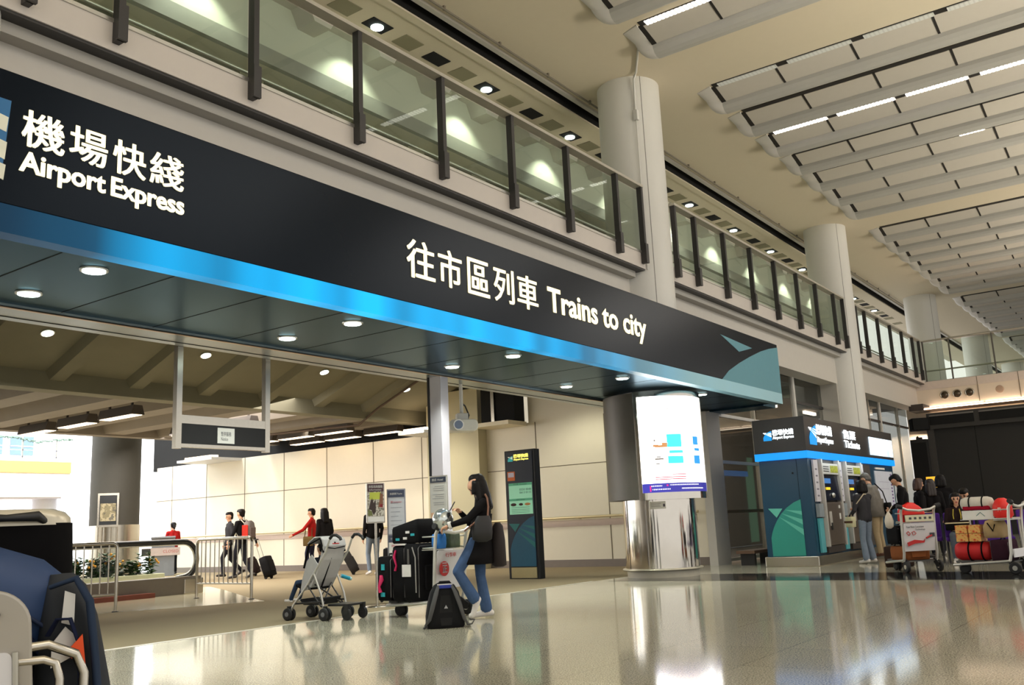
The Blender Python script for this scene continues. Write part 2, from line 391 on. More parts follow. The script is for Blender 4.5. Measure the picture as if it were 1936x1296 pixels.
# window openings right of the sign
GLZ = glass_mat('grey shop glass', (.62, .64, .64), 0, 1.3)
S(box('wall_jamb', GREYP, (27.35, 28.0, 8.02, 8.6, 0, 4.68)))
S(box('wall_jamb', GREYP, (18.95, 19.65, 8.43, 8.62, 0, 3.30)))
S(box('window_1', GLZ, (19.65, 27.35, 8.5, 8.515, .05, 4.68)))
S(box('window_2', GLZ, (28.7, 37.4, 8.5, 8.515, .05, 4.68)))
MULL = M('white window mullion', (205, 202, 196), .5)
for x, w in ((19.7, .05), (21.9, .05), (24.95, .14), (32.2, .05), (33.6, .16), (36.0, .06)):
    S(box('window_mullion', MULL if w > .1 else ALU, (x-w/2, x+w/2, 8.46, 8.56, 0, 4.68)))
for z, x0, x1, m in ((2.22, 19.7, 24.9, ALU), (1.12, 19.7, 24.9, M('bronze rail', (110, 84, 62), .4, .5)), (3.28, 19.7, 24.9, MULL), (4.0, 25, 37.4, DARKBAR), (.08, 19.7, 37.4, ALU)):
    S(box('window_rail', m, (x0, x1, 8.47, 8.55, z-.035, z+.035)))
S(box('wall_shop_back', M('shop back wall', (150, 140, 128), .8, noise=.05, nscale=.7), (19.6, 37.4, 12.6, 12.8, 0.02, 5.4)))
S(box('ceiling_shop', M('shop ceiling', (120, 112, 104), .8), (19.6, 37.4, 8.62, 12.58, 4.7, 4.9)))
for x in (21, 25.4, 30, 34):
    o = box('shop_lamp', WARMCOVE, (x-.6, x+.6, 11.0, 11.1, 4.55, 4.66)); tag(o, 'warm ceiling lamp inside the glazed shop', 'ceiling light', 'warm ceiling lamps inside the glazed shop')
light('AREA', 'shop_light', (24, 10.5, 4.5), 170, (1, .85, .72), (24, 10.5, 0), 8, 2)

# ------------------------------------------------------------------ train level behind the sign
PW = M('cream wall panel', (226, 219, 200), .5, noise=.01)
JOINT = M('panel joint', (120, 110, 92), .8, noise=0)
mb = MB(); mb.box(19.3, 19.55, 8.6, 29.3, .16, 3.57); mb.cur = 1
for y in (9.4, 11.2, 13.2, 15.1, 17.0, 18.84, 20.75, 22.65, 24.53, 26.5, 28.4): mb.box(19.292, 19.31, y-.011, y+.011, .16, 3.57)
for z in (2.42,): mb.box(19.292, 19.31, 8.6, 29.3, z-.009, z+.009)
S(mb.build('wall_right', [PW, JOINT])); S(box('baseboard_right', M('grey skirting', (122, 112, 104), .5), (19.27, 19.5, 8.6, 29.3, 0, .17)))
S(box('wall_right_upper', PW, (19.3, 19.5, 8.6, 13.4, 3.57, 4.6)))
S(box('wall_plenum', BLACKVOID, (19.6, 19.8, 14.5, 30, 3.5, 6.2)))
t = T('handrail', 'pale handrail along the cream wall of the train level', 'handrail')
mb = MB(); mb.tube([(19.17, 8.9, 1.16), (19.17, 29, 1.16)], .03, 10); mb.build('rail', M('champagne metal', (214, 200, 160), .3, .5), t)
mb = MB()
for y in (9.5, 12, 14.5, 17, 19.5, 22, 24.5, 27): mb.bar((19.3, y, 1.12), (19.17, y, 1.14), .02, .02)
mb.build('bracket', STEEL, t)
S(box('trim_8', M('taupe bumper band', (190, 172, 160), .5), (19.285, 19.31, 9.0, 29.3, .95, 1.1)))
CONC = M('warm grey concrete', (126, 122, 102), .85, noise=.05, nscale=2)
CONC2 = M('grey ribbed concrete', (140, 132, 122), .85, noise=.06, nscale=2)
# sloped ceiling
def slz(y): return 4.18+.37*(16.8-y)
MB().add([(-8, 9.2, slz(9.2)), (19.5, 9.2, slz(9.2)), (19.5, 16.8, slz(16.8)), (-8, 16.8, slz(16.8)), (-8, 9.2, slz(9.2)+.2), (19.5, 9.2, slz(9.2)+.2), (19.5, 16.8, slz(16.8)+.2), (-8, 16.8, slz(16.8)+.2)],
         [(0, 3, 2, 1), (4, 5, 6, 7), (0, 1, 5, 4), (1, 2, 6, 5), (2, 3, 7, 6), (3, 0, 4, 7)]).build('ceiling_sloped', CONC); S(bpy.data.objects[mb_last()])
for k in range(-6, 7):
    x = 8.89+1.61*k
    if x > 17.2: continue
    MB().add([(x-.22, 9.2, slz(9.2)), (x-.14, 9.2, slz(9.2)-.16), (x+.14, 9.2, slz(9.2)-.16), (x+.22, 9.2, slz(9.2)), (x-.22, 16.8, slz(16.8)), (x-.14, 16.8, slz(16.8)-.16), (x+.14, 16.8, slz(16.8)-.16), (x+.22, 16.8, slz(16.8))],
             [(0, 1, 5, 4), (1, 2, 6, 5), (2, 3, 7, 6), (0, 4, 7, 3), (0, 3, 2, 1), (4, 5, 6, 7)]).build('ceiling_rib', CONC); S(bpy.data.objects[mb_last()])
S(box('beam', CONC, (-8, 19.3, 16.75, 17.15, 3.86, 4.6)))
S(box('ceiling_far', CONC2, (-8, 19.5, 17.0, 23.4, 4.22, 4.5)))
for k in range(-5, 5):
    x = 11.2+3.2*k
    for dx in (0, 1.6):
        xx = x+dx-.5
        if xx > 18.9: continue
        MB().prism([(xx-.42, 4.23), (xx-.28, 3.9), (xx+.28, 3.9), (xx+.42, 4.23)], lambda u, v, d: Vector((u, d, v)), 17.1, 23.35).build('ceiling_rib', CONC2); S(bpy.data.objects[mb_last()])
S(box('beam', CONC2, (-8, 19.5, 23.1, 23.45, 3.86, 4.5)))
S(box('wall_atrium_front', PW, (-8, 40, 23.45, 23.6, 4.4, 14)))
# daylit glazing of the atrium
DAY = M('bright daylit glazing', (255, 255, 255), .5, emit=1.5, emit_rgb=(246, 250, 255), noise=0)
S(box('window_3', DAY, (-12, 60, 37.6, 37.8, -.2, 13)))
S(box('wall_left', WHITE_WALL, (-8.2, -8, 9, 38, 0, 12)))
mb = MB(); mb.lathe((15.05, 24.85, 0), [(.66, 0), (.66, 9)], 40); S(mb.build('pillar', M('grey brown pillar with painted shade', (58, 56, 49), .7)))  # the pillar's backlit shade is put into its dark base colour
mb = MB(); mb.lathe((15.05, 24.85, 0), [(.68, 0), (.68, 1.55)], 40); S(mb.build('pillar_cladding', STEEL))
# sunlit gallery across the atrium
BW = M('sunlit white panel', (240, 240, 238), .7, noise=.01)
S(box('wall_gallery_band', M('pale orange band', (255, 196, 96), .7, noise=.02), (4, 18.77, 34.0, 34.3, 3.72, 4.13)))
S(box('wall_gallery_sill', BW, (4, 18.77, 34.02, 35.5, 4.13, 4.2)))
S(box('wall_gallery_low', BW, (4, 18.77, 34.05, 34.3, 2.85, 3.72)))
S(box('wall_atrium_up', M('pale bluish cladding', (205, 214, 224), .6, noise=.02), (4, 18.4, 35.6, 35.8, 4.2, 7.5)))
S(box('ceiling_gallery', M('pale lilac soffit', (220, 216, 228), .7), (4, 18.6, 34.3, 36.5, 2.8, 2.85)))
mb = MB(); mb.lathe((18.3, 34.9, 0), [(.42, 0), (.42, 2.8)], 24); S(mb.build('pillar', M('pale grey pillar', (204, 204, 212), .6)))
for k in range(8):
    x = 9.2+1.15*k
    mb = MB(); mb.box(x, x+.85, 35.56, 35.62, 4.5, 5.2); mb.cur = 1; mb.box(x+.4, x+.44, 35.54, 35.63, 4.5, 5.2); mb.box(x, x+.85, 35.54, 35.63, 4.8, 4.84)
    S(mb.build('window_%d' % (4+k), [M('bluish far window pane', (120, 140, 170), .2), BW]))
t = T('gallery_railing', 'far glass gallery railing hung with a leafy garland, over the orange band', 'railing', (18.77, 34.1, 4.2))
for k in range(6): MB().box(-1.25*k-.02-.55, -1.25*k+.02-.55, -.02, .02, -.1, .85).build('post', ALU, t)
MB().box(-9, 0, -.006, .006, 0, .8).build('glass_panel', CLEAR, t)
for z in (.08, .32): MB().box(-9, 0, -.02, .02, z, z+.03).build('rail', M('violet grey rail', (150, 146, 176), .5), t)
mb = MB(); rr = random.Random(3)
for k in range(150):
    u = k/150*6.3; z = .62+.16*abs(math.cos(u*1.25))
    mb.ball((-u, -.06+rr.uniform(-.03, .03), z+rr.uniform(-.03, .03)), (.05, .03, .03), 6, 4)
g = mb.build('garland', M('grey green garland', (110, 132, 120), .8, noise=.1), t); g['kind'] = 'stuff'
# ================================================================== THE BIG SIGN AND ITS SOFFIT
NAVY = M('dark navy sign panel', (8, 14, 22), .24, spec=.14, noise=.03, nscale=3)
IVORY = M('ivory sign lettering', (250, 244, 222), .5, emit=.35, emit_rgb=(252, 244, 218), noise=0)
NAVY.node_tree.nodes['Principled BSDF'].inputs['Specular Tint'].default_value = (.55, .66, .80, 1)
TEAL = M('teal graphic film', (78, 142, 158), .4, noise=.02)
SX0, SX1, SY = -1.5, 19.3, 6.82
t = T('overhead_sign', 'huge dark navy overhead sign with glowing blue band and ivory lettering', 'sign', (0, SY, 3.3))
MB().box(SX0, SX1, 0, .16, .22, 1.28).build('panel', NAVY, t, bevel=.01)
bm_ = bpy.data.materials.new('backlit blue band'); bm_.use_nodes = True; nt = bm_.node_tree; b = nt.nodes['Principled BSDF']
tc = node(nt, 'ShaderNodeTexCoord'); sx = node(nt, 'ShaderNodeSeparateXYZ'); rp = node(nt, 'ShaderNodeValToRGB'); mr = node(nt, 'ShaderNodeMapRange')
mr.inputs['From Min'].default_value = 3.0; mr.inputs['From Max'].default_value = 19.0
nz = node(nt, 'ShaderNodeTexNoise'); nz.noise_dimensions = '1D'; nz.inputs['Scale'].default_value = 1.1; nz.inputs['Detail'].default_value = 1
m1 = node(nt, 'ShaderNodeMapRange'); m1.inputs['From Min'].default_value = .3; m1.inputs['From Max'].default_value = .7; m1.inputs['To Min'].default_value = .55; m1.inputs['To Max'].default_value = 1.3
mu = node(nt, 'ShaderNodeMath', operation='MULTIPLY')
e = rp.color_ramp.elements; e[0].position = 0; e[0].color = (.05,)*3+(1,); e[1].position = 1; e[1].color = (.0, .0, .0, 1)
for p, v in ((.055, .12), (.10, .95), (.42, .95), (.52, .55), (.62, .22), (.75, .06)):
    q = e.new(p); q.color = (v, v, v, 1)
L = nt.links.new; L(tc.outputs['Object'], sx.inputs[0]); L(sx.outputs['X'], mr.inputs[0]); L(mr.outputs[0], rp.inputs[0]); L(sx.outputs['X'], nz.inputs['W']); L(nz.outputs['Fac'], m1.inputs[0])
L(rp.outputs[0], mu.inputs[0]); L(m1.outputs[0], mu.inputs[1]); L(mu.outputs[0], b.inputs['Emission Strength'])
rb = node(nt, 'ShaderNodeValToRGB'); L(mr.outputs[0], rb.inputs[0]); L(rb.outputs[0], b.inputs['Base Color'])
rb.color_ramp.elements[0].position = .5; rb.color_ramp.elements[0].color = lin((4, 40, 70)); rb.color_ramp.elements[1].position = .76; rb.color_ramp.elements[1].color = lin((160, 204, 216))
b.inputs['Specular IOR Level'].default_value = .15; b.inputs['Emission Color'].default_value = (.0, .38, .78, 1); b.inputs['Roughness'].default_value = .35
MB().box(SX0, SX1, -.005, .16, .0, .22).build('light_band', bm_, t)
UX, UZ = (1, 0, 0), (0, 0, 1)
cj = [('機', 3.245, 3.60), ('場', 3.62, 3.96), ('快', 3.99, 4.31), ('綫', 4.33, 4.68)]
mbk = 0
for ch, x0, x1 in cj: text_mesh('lettering', ch, IVORY, t, (x0, -.006, .715), UX, UZ, x1-x0-.015, .30, .006, bold=.034)
text_mesh('lettering', 'Airport', IVORY, t, (3.24, -.006, .455), UX, UZ, .70, .22, .006, offset=.022, bold=.02)
text_mesh('lettering', 'Express', IVORY, t, (3.985, -.006, .455), UX, UZ, .69, .22, .006, offset=.022, bold=.02)
for ch, x0, x1 in (('往', 7.56, 8.05), ('市', 8.11, 8.55), ('區', 8.66, 9.10), ('列', 9.19, 9.63), ('車', 9.70, 10.18)):
    text_mesh('lettering', ch, IVORY, t, (x0, -.006, .525), UX, UZ, x1-x0, .46, .006, bold=.03)
text_mesh('lettering', 'Trains to city', IVORY, t, (10.42, -.006, .475), UX, UZ, 2.86, .46, .006, offset=.016, bold=.02)
def emblem(parent, org, ux, uy, w, h, mats, d=.004, name='emblem', full=True):
    """the arc-and-beak graphic; mats = (sector, beak, rays)"""
    org, ux, uy = Vector(org), Vector(ux).normalized(), Vector(uy).normalized(); n = ux.cross(uy)
    fn = lambda u, v, dd: org+ux*(u*w)+uy*(v*h)+n*dd
    mb = MB(); mb.cur = 0
    if full: mb.prism([(0, 0), (.0, .33), (.05, .43), (.12, .53), (.22, .635), (.36, .75), (.55, .86), (.78, .95), (1, 1), (1, 0)], fn, 0, d)
    mb.cur = 1; mb.prism([(-.02, .86), (.42, .85), (.22, .69)], fn, 0, d)
    mb.cur = 2
    for poly in ([(.30, .70), (1, .47), (1, .36)], [(.38, .765), (1, .64), (1, .55)], [(.5, .825), (1, .79), (1, .72)]): mb.prism(poly, fn, 0, d*1.6)
    return mb.build(name, list(mats), parent)
fn = lambda u, v, d: Vector((u, d, v-3.3))
mb = MB(); mb.prism([(16.2, 3.52), (16.55, 3.72), (17.1, 3.93), (17.7, 4.13), (18.3, 4.31), (18.8, 4.43), (19.3, 4.52), (19.3, 3.52)], fn, -.004, .02)
mb.prism([(16.3, 4.39), (17.85, 4.32), (17.15, 4.16)], fn, -.004, .02); mb.build('emblem', TEAL, t)
mb = MB(); mb.prism([(2.2, 3.72), (3.12, 3.72), (3.16, 4.34), (2.2, 4.34)], fn, -.004, .02); mb.cur = 1
for a, b2, c, d2 in ((4.22, 4.26, 4.08, 4.17), (4.02, 4.10, 3.86, 4.0), (3.84, 3.98, 3.70, 3.86)): mb.prism([(2.4, a+.12), (3.145, a-.02), (3.135, c), (2.4, d2+.05)], fn, -.008, .02)
mb.build('emblem', [M('blue emblem', (24, 104, 160), .4), M('ivory film', (232, 232, 214), .4)], t)
# soffit
SOF = M('satin blue grey metal soffit', (40, 64, 80), .28, .9, noise=.04, nscale=1.5)
SOF.node_tree.nodes['Principled BSDF'].inputs['Specular Tint'].default_value = (.62, .76, .86, 1)
S(box('soffit', SOF, (SX0, 19.3, 7.0, 9.0, 3.335, 3.5)))
S(box('soffit_edge', SOF, (SX0, 19.3, SY+.02, 7.04, 3.315, 3.5)))
S(box('trim_9', M('blue grey metal trim', (150, 160, 164), .3, .6), (SX0, 18.9, 9.0, 9.55, 3.30, 3.6)))
S(box('trim_10', BLACKVOID, (SX0, 18.9, 9.38, 9.40, 3.296, 3.31)))
S(box('trim_11', M('warm metal strip', (200, 170, 140), .3, .6), (SX0, 18.9, 9.0, 9.03, 3.292, 3.31)))
k = 0; x = 0.67
while x < 19.3: S(box('soffit_joint', BLACKVOID, (x-.006, x+.006, 7.05, 9.0, 3.333, 3.34))); x += 1.03
S(box('soffit_side', SOF, (19.2, 19.9, 7.2, 8.45, 3.3, 3.45)))
def downlight(name, label, x, y, z, group, tilt=0.0, r=.095, mat=LAMPC):
    t = T(name, label, 'ceiling light', (x, y, z), 0, group)
    MB().lathe((0, 0, 0), [(r+.02, -.012), (r+.025, 0.004)], 26).build('trim_ring', ALU, t)
    MB().lathe((0, 0, 0), [(r, -.02), (r, -.008)], 26).build('lamp', mat, t)
    t.rotation_euler.x = tilt
    return t
for k in range(-1, 6):
    x = 4.2+3.075*k
    for y in (7.39, 8.49):
        if y > 8 and k == 4: continue
        if x > 18.9 or (k == 5): continue
        downlight('recessed_downlight', 'round white downlight in the %s row of the blue grey soffit' % ('front' if y < 8 else 'rear'), x, y, 3.335, 'downlights in the %s row of the sign soffit' % ('front' if y < 8 else 'rear'))
        light('SPOT', 'soffit_downlight', (x, y, 3.28), 110, (.93, 1, .92), (x, y, 0), angle=120, blend=.8)
sl = -math.atan(.37)
def dlz(x, y, g='downlights in the sloped concrete ceiling', lb='round white downlight in the sloped concrete ceiling'):
    downlight('recessed_downlight', lb, x, y, slz(y)-.01, g, sl)
    light('SPOT', 'sloped_downlight', (x, y, slz(y)-.1), 200, (1, .95, .8), (x, y+.3, 0), angle=120, blend=.8)
for x in (8.05, 11.25, 14.4): dlz(x, 15.55)
dlz(17.4, 15.8, None, 'round white downlight in the sloped ceiling nearest the cream wall')
# hung fluorescent fixtures in the far ribbed ceiling
FIXB = M('dark grey lamp housing', (74, 66, 60), .6)
for gx, ys in ((11.35, (18.0, 19.75, 21.5)), (14.5, (18.1, 20.0)), (17.6, (18.0, 19.5, 21.0)), (18.9, (17.4, 19.0, 20.5))):
    for y in ys:
        t = T('fluorescent_fitting', 'dark hung fluorescent fitting with glowing underside in %s row from the cream wall' % {11.35: 'fourth', 14.5: 'third', 17.6: 'second', 18.9: 'first'}[gx], 'ceiling light', (gx, y, 3.72), 0, 'fluorescent fittings row %s' % {11.35: 'four', 14.5: 'three', 17.6: 'two', 18.9: 'one'}[gx])
        MB().prism([(-.16, 0), (.16, 0), (.10, .2), (-.10, .2)], lambda u, v, d: Vector((u, d, v)), 0, 1.3).build('housing', FIXB, t)
        MB().box(-.12, .12, .03, 1.27, -.012, .002).build('tube', TUBEW, t)
        MB().box(-.02, .02, .2, .24, .2, .55).box(-.02, .02, 1.06, 1.1, .2, .55).build('hanger', FIXB, t)
light('AREA', 'far_fittings_glow', (13.5, 19.8, 3.65), 500, (1, .93, .86), (14.5, 19.5, 0), 8, 4)
# wall washers that brighten the cream wall
for y in (11.5, 16.2, 19.6, 22.6):
    light('SPOT', 'wall_washer', (17.5, y, 3.85), 40 if y > 12 else 76, (1, .89, .68) if y > 12 else (1, .97, .74), (19.3, y, .5), angle=120, blend=.6, radius=.2)
t = T('conduit', 'thin brown pipe snaking across the sloped concrete ceiling', 'conduit')
pts = [(17.0, 12.8, slz(12.8)-.2), (17.0, 14.8, slz(14.8)-.2), (17.0, 16.4, 4.1), (16.9, 17.0, 3.72), (16.5, 18.2, 3.7), (16.0, 22, 3.7)]
MB().tube(pts, .03, 8).build('pipe', M('brown pipe', (84, 66, 52), .6), t)
# wall lamp ledges on the cream wall
for y, nm in ((25.6, 'white shelf lamp at the far top of the cream wall, behind the hanging sign'), (16.35, 'small lit ledge lamp at the top of the cream wall beside the mirror post')):
    t = T('ledge_lamp', nm, 'wall light', (19.3, y, 3.5))
    MB().box(-1.15, .0, -.9 if y > 20 else -.45, .9 if y > 20 else .45, .0, .08).build('shelf', M('white lamp shelf', (214, 214, 216), .5), t)
    MB().box(-1.0, -.75, -.7 if y > 20 else -.4, .7 if y > 20 else .4, .08, .16).build('tube', TUBEW, t)
# ------------------------------------------------------------------ hanging frame sign
t = T('hanging_sign', 'steel framed black hanging sign with a small white notice taped on it', 'sign', (7.22, 9.6, 2.08))
mb = MB()
for x in (-.655, .655): MB().bar((x, 0, 0), (x, 0, 1.25), .075, .075).build('hanger_post', STEEL, t)
bd = MB().box(-.62, .62, -.03, .03, .06, .30).build('board', M('black board', (20, 20, 20), .5), t)
MB().box(-.62, .62, -.035, .035, .30, .40).build('top_rail', STEEL, t)
MB().box(-.62, .62, -.035, .035, .02, .06).build('bottom_rail', STEEL, t)
MB().box(-.11, .14, -.036, -.03, .085, .275).build('notice', PAPER, bd)
text_mesh('notice_text', '暫停服務\nNotice', M('grey print', (120, 120, 122), .8), bd, (-.06, -.037, .12), UX, UZ, .15, .11, .001)
# ------------------------------------------------------------------ mirror post with notice, projector
t = T('steel_post', 'tall polished steel post from the soffit, with a white notice board on its front', 'post', (10.78, 9.12, 0))
MB().box(-.09, .09, -.115, .115, 0, 3.33).build('shaft', M('pale polished metal', (222, 218, 226), .22, .35, noise=.02), t, bevel=.01)
MB().box(-.10, .0, .115, .15, 0, 3.33).build('dark_edge', PLASTICK, t)
tb = T('notice_board', 'tall white notice with dark header mounted on the polished steel post', 'notice', (10.69, 9.09, 1.16))
yv = (math.sin(math.radians(-62)), 0)
MB().box(-.02, 0, -.17, .17, 0, .64).build('frame', ALU, tb)
MB().box(-.026, -.02, -.155, .155, .02, .62).build('sheet', PAPER, tb)
MB().box(-.03, -.026, -.155, .155, .54, .62).build('header', M('slate blue header', (58, 66, 84), .5), tb)
LX, LY = (0, -1, 0), (0, 0, 1)
text_mesh('header_text', '酒店 Hotel', PAPER, tb, (-.0305, .12, .56), LX, LY, .22, .04, .001)
MB().box(-.03, -.026, -.155, .155, .02, .10).build('footer', M('peach print', (240, 200, 164), .6), tb)
mb = MB()
for z in (.48, .45, .42, .36, .33, .30, .24, .21): mb.box(-.0275, -.026, -.11, .09+.03*math.sin(z*90), z, z+.008)
mb.build('print', M('pale grey print', (170, 170, 172), .8), tb); tb.rotation_euler.z = 0.0
# projector under the soffit
t = T('projector', 'white ceiling projector on a pole under the soffit, beside the steel post', 'projector', (11.6, 9.35, 2.62), math.radians(-130))
MB().tube([(0, 0, .2), (0, 0, .75)], .03, 12).build('pole', PAPER, t)
MB().prism(rrect(.46, .19, .07), lambda u, v, d: Vector((d, u, v)), -.15, .17).build('body', M('white projector shell', (228, 226, 216), .4), t, bevel=.015)
lb = MB().cyl((.17, -.1, 0), (.24, -.1, 0), .075, .085, 22).build('lens_barrel', ALU, t)
MB().cyl((.235, -.1, 0), (.245, -.1, 0), .068, .068, 22).build('lens', M('blue grey lens', (110, 130, 160), .1), lb)
MB().tube([(-.12, .1, .06), (-.2, .16, .2), (-.1, .08, .34), (0, 0.02, .36)], .014, 6).tube([(-.12, .02, .06), (-.24, .05, .22), (-.1, .02, .42), (0, 0.0, .42)], .012, 6).build('cable', RUBBER, t)
MB().box(-.09, .09, -.09, .09, .10, .2).build('mount', PAPER, t, bevel=.01)
# wall pier behind the projector, olive light put into its colour
S(box('wall_pier', M('beige pier with painted olive light', (190, 182, 150), .6, noise=.01), (18.95, 19.35, 14.75, 16.5, 0, 4.6)))
t = T('speaker_shelf', 'dark open box with cables on a cream shelf high on the cream wall', 'equipment box', (18.9, 14.0, 3.5))
MB().box(-.4, .39, -.55, .6, 0, .1).build('shelf', M('cream shelf', (224, 214, 188), .5), t)
MB().box(-.05, .38, -.5, .55, .1, 1.0).build('box', BLACKVOID, t)
MB().box(-.1, -.06, .1, .2, .1, 1.0).build('strut', STEEL, t)

# ================================================================== LIT POSTER DRUM AND STEEL CLADDING ON THE ROUND COLUMN
def drum_arc(mb, c, r0, r1, a0, a1, z0, z1, n=40):
    A = [math.radians(a0+(a1-a0)*i/n) for i in range(n+1)]
    sec = [(c[0]+r1*math.cos(a), c[1]+r1*math.sin(a)) for a in A]+[(c[0]+r0*math.cos(a), c[1]+r0*math.sin(a)) for a in reversed(A)]
    n2 = n+1; vs = [(x, y, z) for z in (z0, z1) for x, y in sec]; m = len(sec); fs = []
    for i in range(n):
        j = m-1-i; k2 = m-2-i
        fs += [(i, i+1, k2, j), (m+i, m+j, m+k2, m+i+1), (i, m+i, m+i+1, i+1), (j, k2, m+k2, m+j)]
    fs += [(0, m-1, 2*m-1, m), (n, m+n, m+n+1, n+1)]
    mb.add(vs, fs, False)
    return mb
def poster_drum(cx, cy, lab, detailed):
    t = T('poster_lightbox', lab[0], 'poster lightbox', (cx, cy, 0))
    drum_arc(MB(), (0, 0), CR+.02, .90, 60, 186, 1.38, 3.28).build('dark_flank', M('dark taupe metal flank', (82, 78, 72), .45, .2), t)
    drum_arc(MB(), (0, 0), CR+.02, .905, 186, 190.5, 1.36, 3.29, 4).build('edge_trim', MIRROR, t)
    drum_arc(MB(), (0, 0), CR+.02, .905, 190.5, 296, 3.19, 3.29).build('rim', MIRROR, t)
    drum_arc(MB(), (0, 0), CR+.02, .905, 190.5, 296, 1.36, 1.48).build('rim', MIRROR, t)
    drum_arc(MB(), (0, 0), CR+.02, .905, 292, 296, 1.48, 3.19, 4).build('edge_trim', MIRROR, t)
    po = drum_arc(MB(), (0, 0), CR+.05, .893, 190.5, 292, 1.48, 3.19).build('poster', M('backlit white poster', (255, 255, 255), .4, emit=2.4, emit_rgb=(255, 252, 246), noise=0) if detailed else M('backlit cyan poster', (150, 220, 235), .4, emit=1.6, emit_rgb=(120, 215, 235), noise=0), t)
    if detailed:
        def patch(nm, a0, a1, z0, z1, m): drum_arc(MB(), (0, 0), .892, .898, a0, a1, z0, z1, max(4, int((a1-a0)/2))).build(nm, m, po)
        P = lambda n, rgb, e=1.0: M('backlit '+n, rgb, .4, emit=e, emit_rgb=rgb, noise=0)
        patch('print_band', 190.6, 291, 1.48, 1.64, P('indigo print', (52, 50, 150), .55))
        for a0, a1, z0, z1, c in ((222, 240, 2.27, 2.50, 'cyan'), (224, 241, 2.16, 2.21, 'cyan'), (222, 241, 1.98, 2.11, 'cyan'), (258, 268, 2.31, 2.46, 'blue'), (260, 270, 2.20, 2.25, 'blue'), (258, 270, 1.97, 2.12, 'blue')):
            patch('print_picture', a0, a1, z0, z1, P('cyan print', (60, 206, 230), 1.1) if c == 'cyan' else P('sky blue print', (30, 130, 205), .9))
        for a0, a1, z0, z1 in ((208, 222, 2.27, 2.31), (216, 223, 2.31, 2.35), (206, 212, 2.28, 2.32)): patch('print_picture', a0, a1, z0, z1, P('brown print', (186, 130, 84), .8))
        for a0, a1, z0, z1 in ((207, 217, 2.05, 2.08), (209, 214, 2.09, 2.11), (208, 212, 1.97, 1.99), (207, 209, 2.38, 2.41), (216.5, 217.6, 2.94, 2.955), (225, 226, 2.945, 2.96)): patch('print_picture', a0, a1, z0, z1, P('grey print', (120, 112, 108), .8))
        for a0, a1, z0 in ((226, 243, 1.78), (206, 243, 1.735), (206, 243, 1.70)): patch('print_line', a0, a1, z0, z0+.016, P('red print', (230, 70, 90), .9))
        for a0, a1, z0 in ((201, 213, 1.585), (202, 222, 1.525), (222, 262, 1.595), (236, 272, 1.53)): patch('print_line', a0, a1, z0, z0+.018, P('white print', (250, 250, 255), 1.6))
        for a0, a1, z0 in ((199, 200.6, 1.5), (218, 220, 1.585)): patch('print_line', a0, a1, z0, z0+.1 if a0 < 200 else z0+.03, P('magenta print', (190, 30, 120), .8))
    t2 = T('steel_cladding', lab[1], 'column cladding', (cx, cy, 0))
    MB().lathe((0, 0, 0), [(CR+.05, .15), (CR+.05, 1.375)], 72).build('shell', MIRROR, t2)
    for o in t2.children:
        for p in o.data.polygons: p.use_smooth = len(p.vertices) == 4
    MB().lathe((0, 0, 0), [(CR+.03, 0), (CR+.03, .13)], 64).build('plinth', M('cream plinth', (196, 190, 172), .4), t2)
    MB().lathe((0, 0, 0), [(CR+.10, .125), (CR+.115, .14), (CR+.10, .16), (CR+.04, .16)], 64).build('ring', M('satin cream ring', (198, 190, 168), .3, .5), t2)
    if detailed:
        mb = MB()
        drum_arc(mb, (0, 0), CR+.05, CR+.056, 194, 218, 1.20, 1.33, 8); mb.build('plate', M('pale etched plate', (188, 184, 170), .3, .4), t2)
        mb = MB(); drum_arc(mb, (0, 0), CR+.056, CR+.058, 214, 217, 1.235, 1.285, 4); drum_arc(mb, (0, 0), CR+.056, CR+.058, 196, 211, 1.29, 1.295, 4); drum_arc(mb, (0, 0), CR+.056, CR+.058, 196, 209, 1.265, 1.27, 4); drum_arc(mb, (0, 0), CR+.056, CR+.058, 196, 210, 1.24, 1.245, 4)
        mb.build('plate_print', M('dark print', (70, 60, 70), .7), t2)
    return t
poster_drum(COLX[1], CY, ('round illuminated white poster box wrapped around the big column', 'polished steel lower cladding of the big round column, under the lit poster'), True)
poster_drum(COLX[0], CY, ('cyan lit poster box just visible at the left picture edge', 'steel column cladding at the left picture edge'), False)
light('AREA', 'poster_glow', (COLX[1]-.72, CY-.75, 2.4), 18, (1, .98, .95), (COLX[1]-2.5, CY-2.6, 1.5), 1.0, 1.6)
# ================================================================== TICKET KIOSK
KNAVY = M('deep teal navy kiosk panel', (22, 62, 86), .35, noise=.04, nscale=2)
KBLACK = M('charcoal kiosk header', (40, 38, 38), .4, noise=.02)
KBLUE = M('backlit azure band', (0, 130, 220), .4, emit=.75, emit_rgb=(0, 140, 235), noise=0)
GREEN = M('sea green graphic', (44, 138, 126), .4, noise=.02); GREEN2 = M('mint graphic', (92, 178, 160), .4, noise=.02)
LETW = M('lit white kiosk lettering', (255, 255, 255), .5, emit=1.8, emit_rgb=(240, 250, 255), noise=0); LETB = M('lit blue kiosk emblem', (10, 130, 200), .5, emit=.7, emit_rgb=(10, 140, 215), noise=0)
KX0, KX1, KY0, KY1 = 18.2, 24.7, 6.08, 7.1
t = T('ticket_kiosk', 'teal and black ticket kiosk with lit blue band, white lettering and steel base', 'kiosk', (KX0, KY0, 0))
kw, kd = KX1-KX0, KY1-KY0
MB().box(.06, 6.42, .0, kd-.04, .19, 2.08).build('body', KNAVY, t)
MB().box(.75, 4.35, -.012, .02, .24, 2.05).build('machine_wall', M('brown grey machine wall', (66, 60, 56), .5), t)
MB().box(0, kw, -.05, kd, 0.0, .19).build('base', STEEL, t, bevel=.012)
MB().box(-.04, kw+.02, -.04, kd, 2.21, 2.89).build('header', KBLACK, t, bevel=.008)
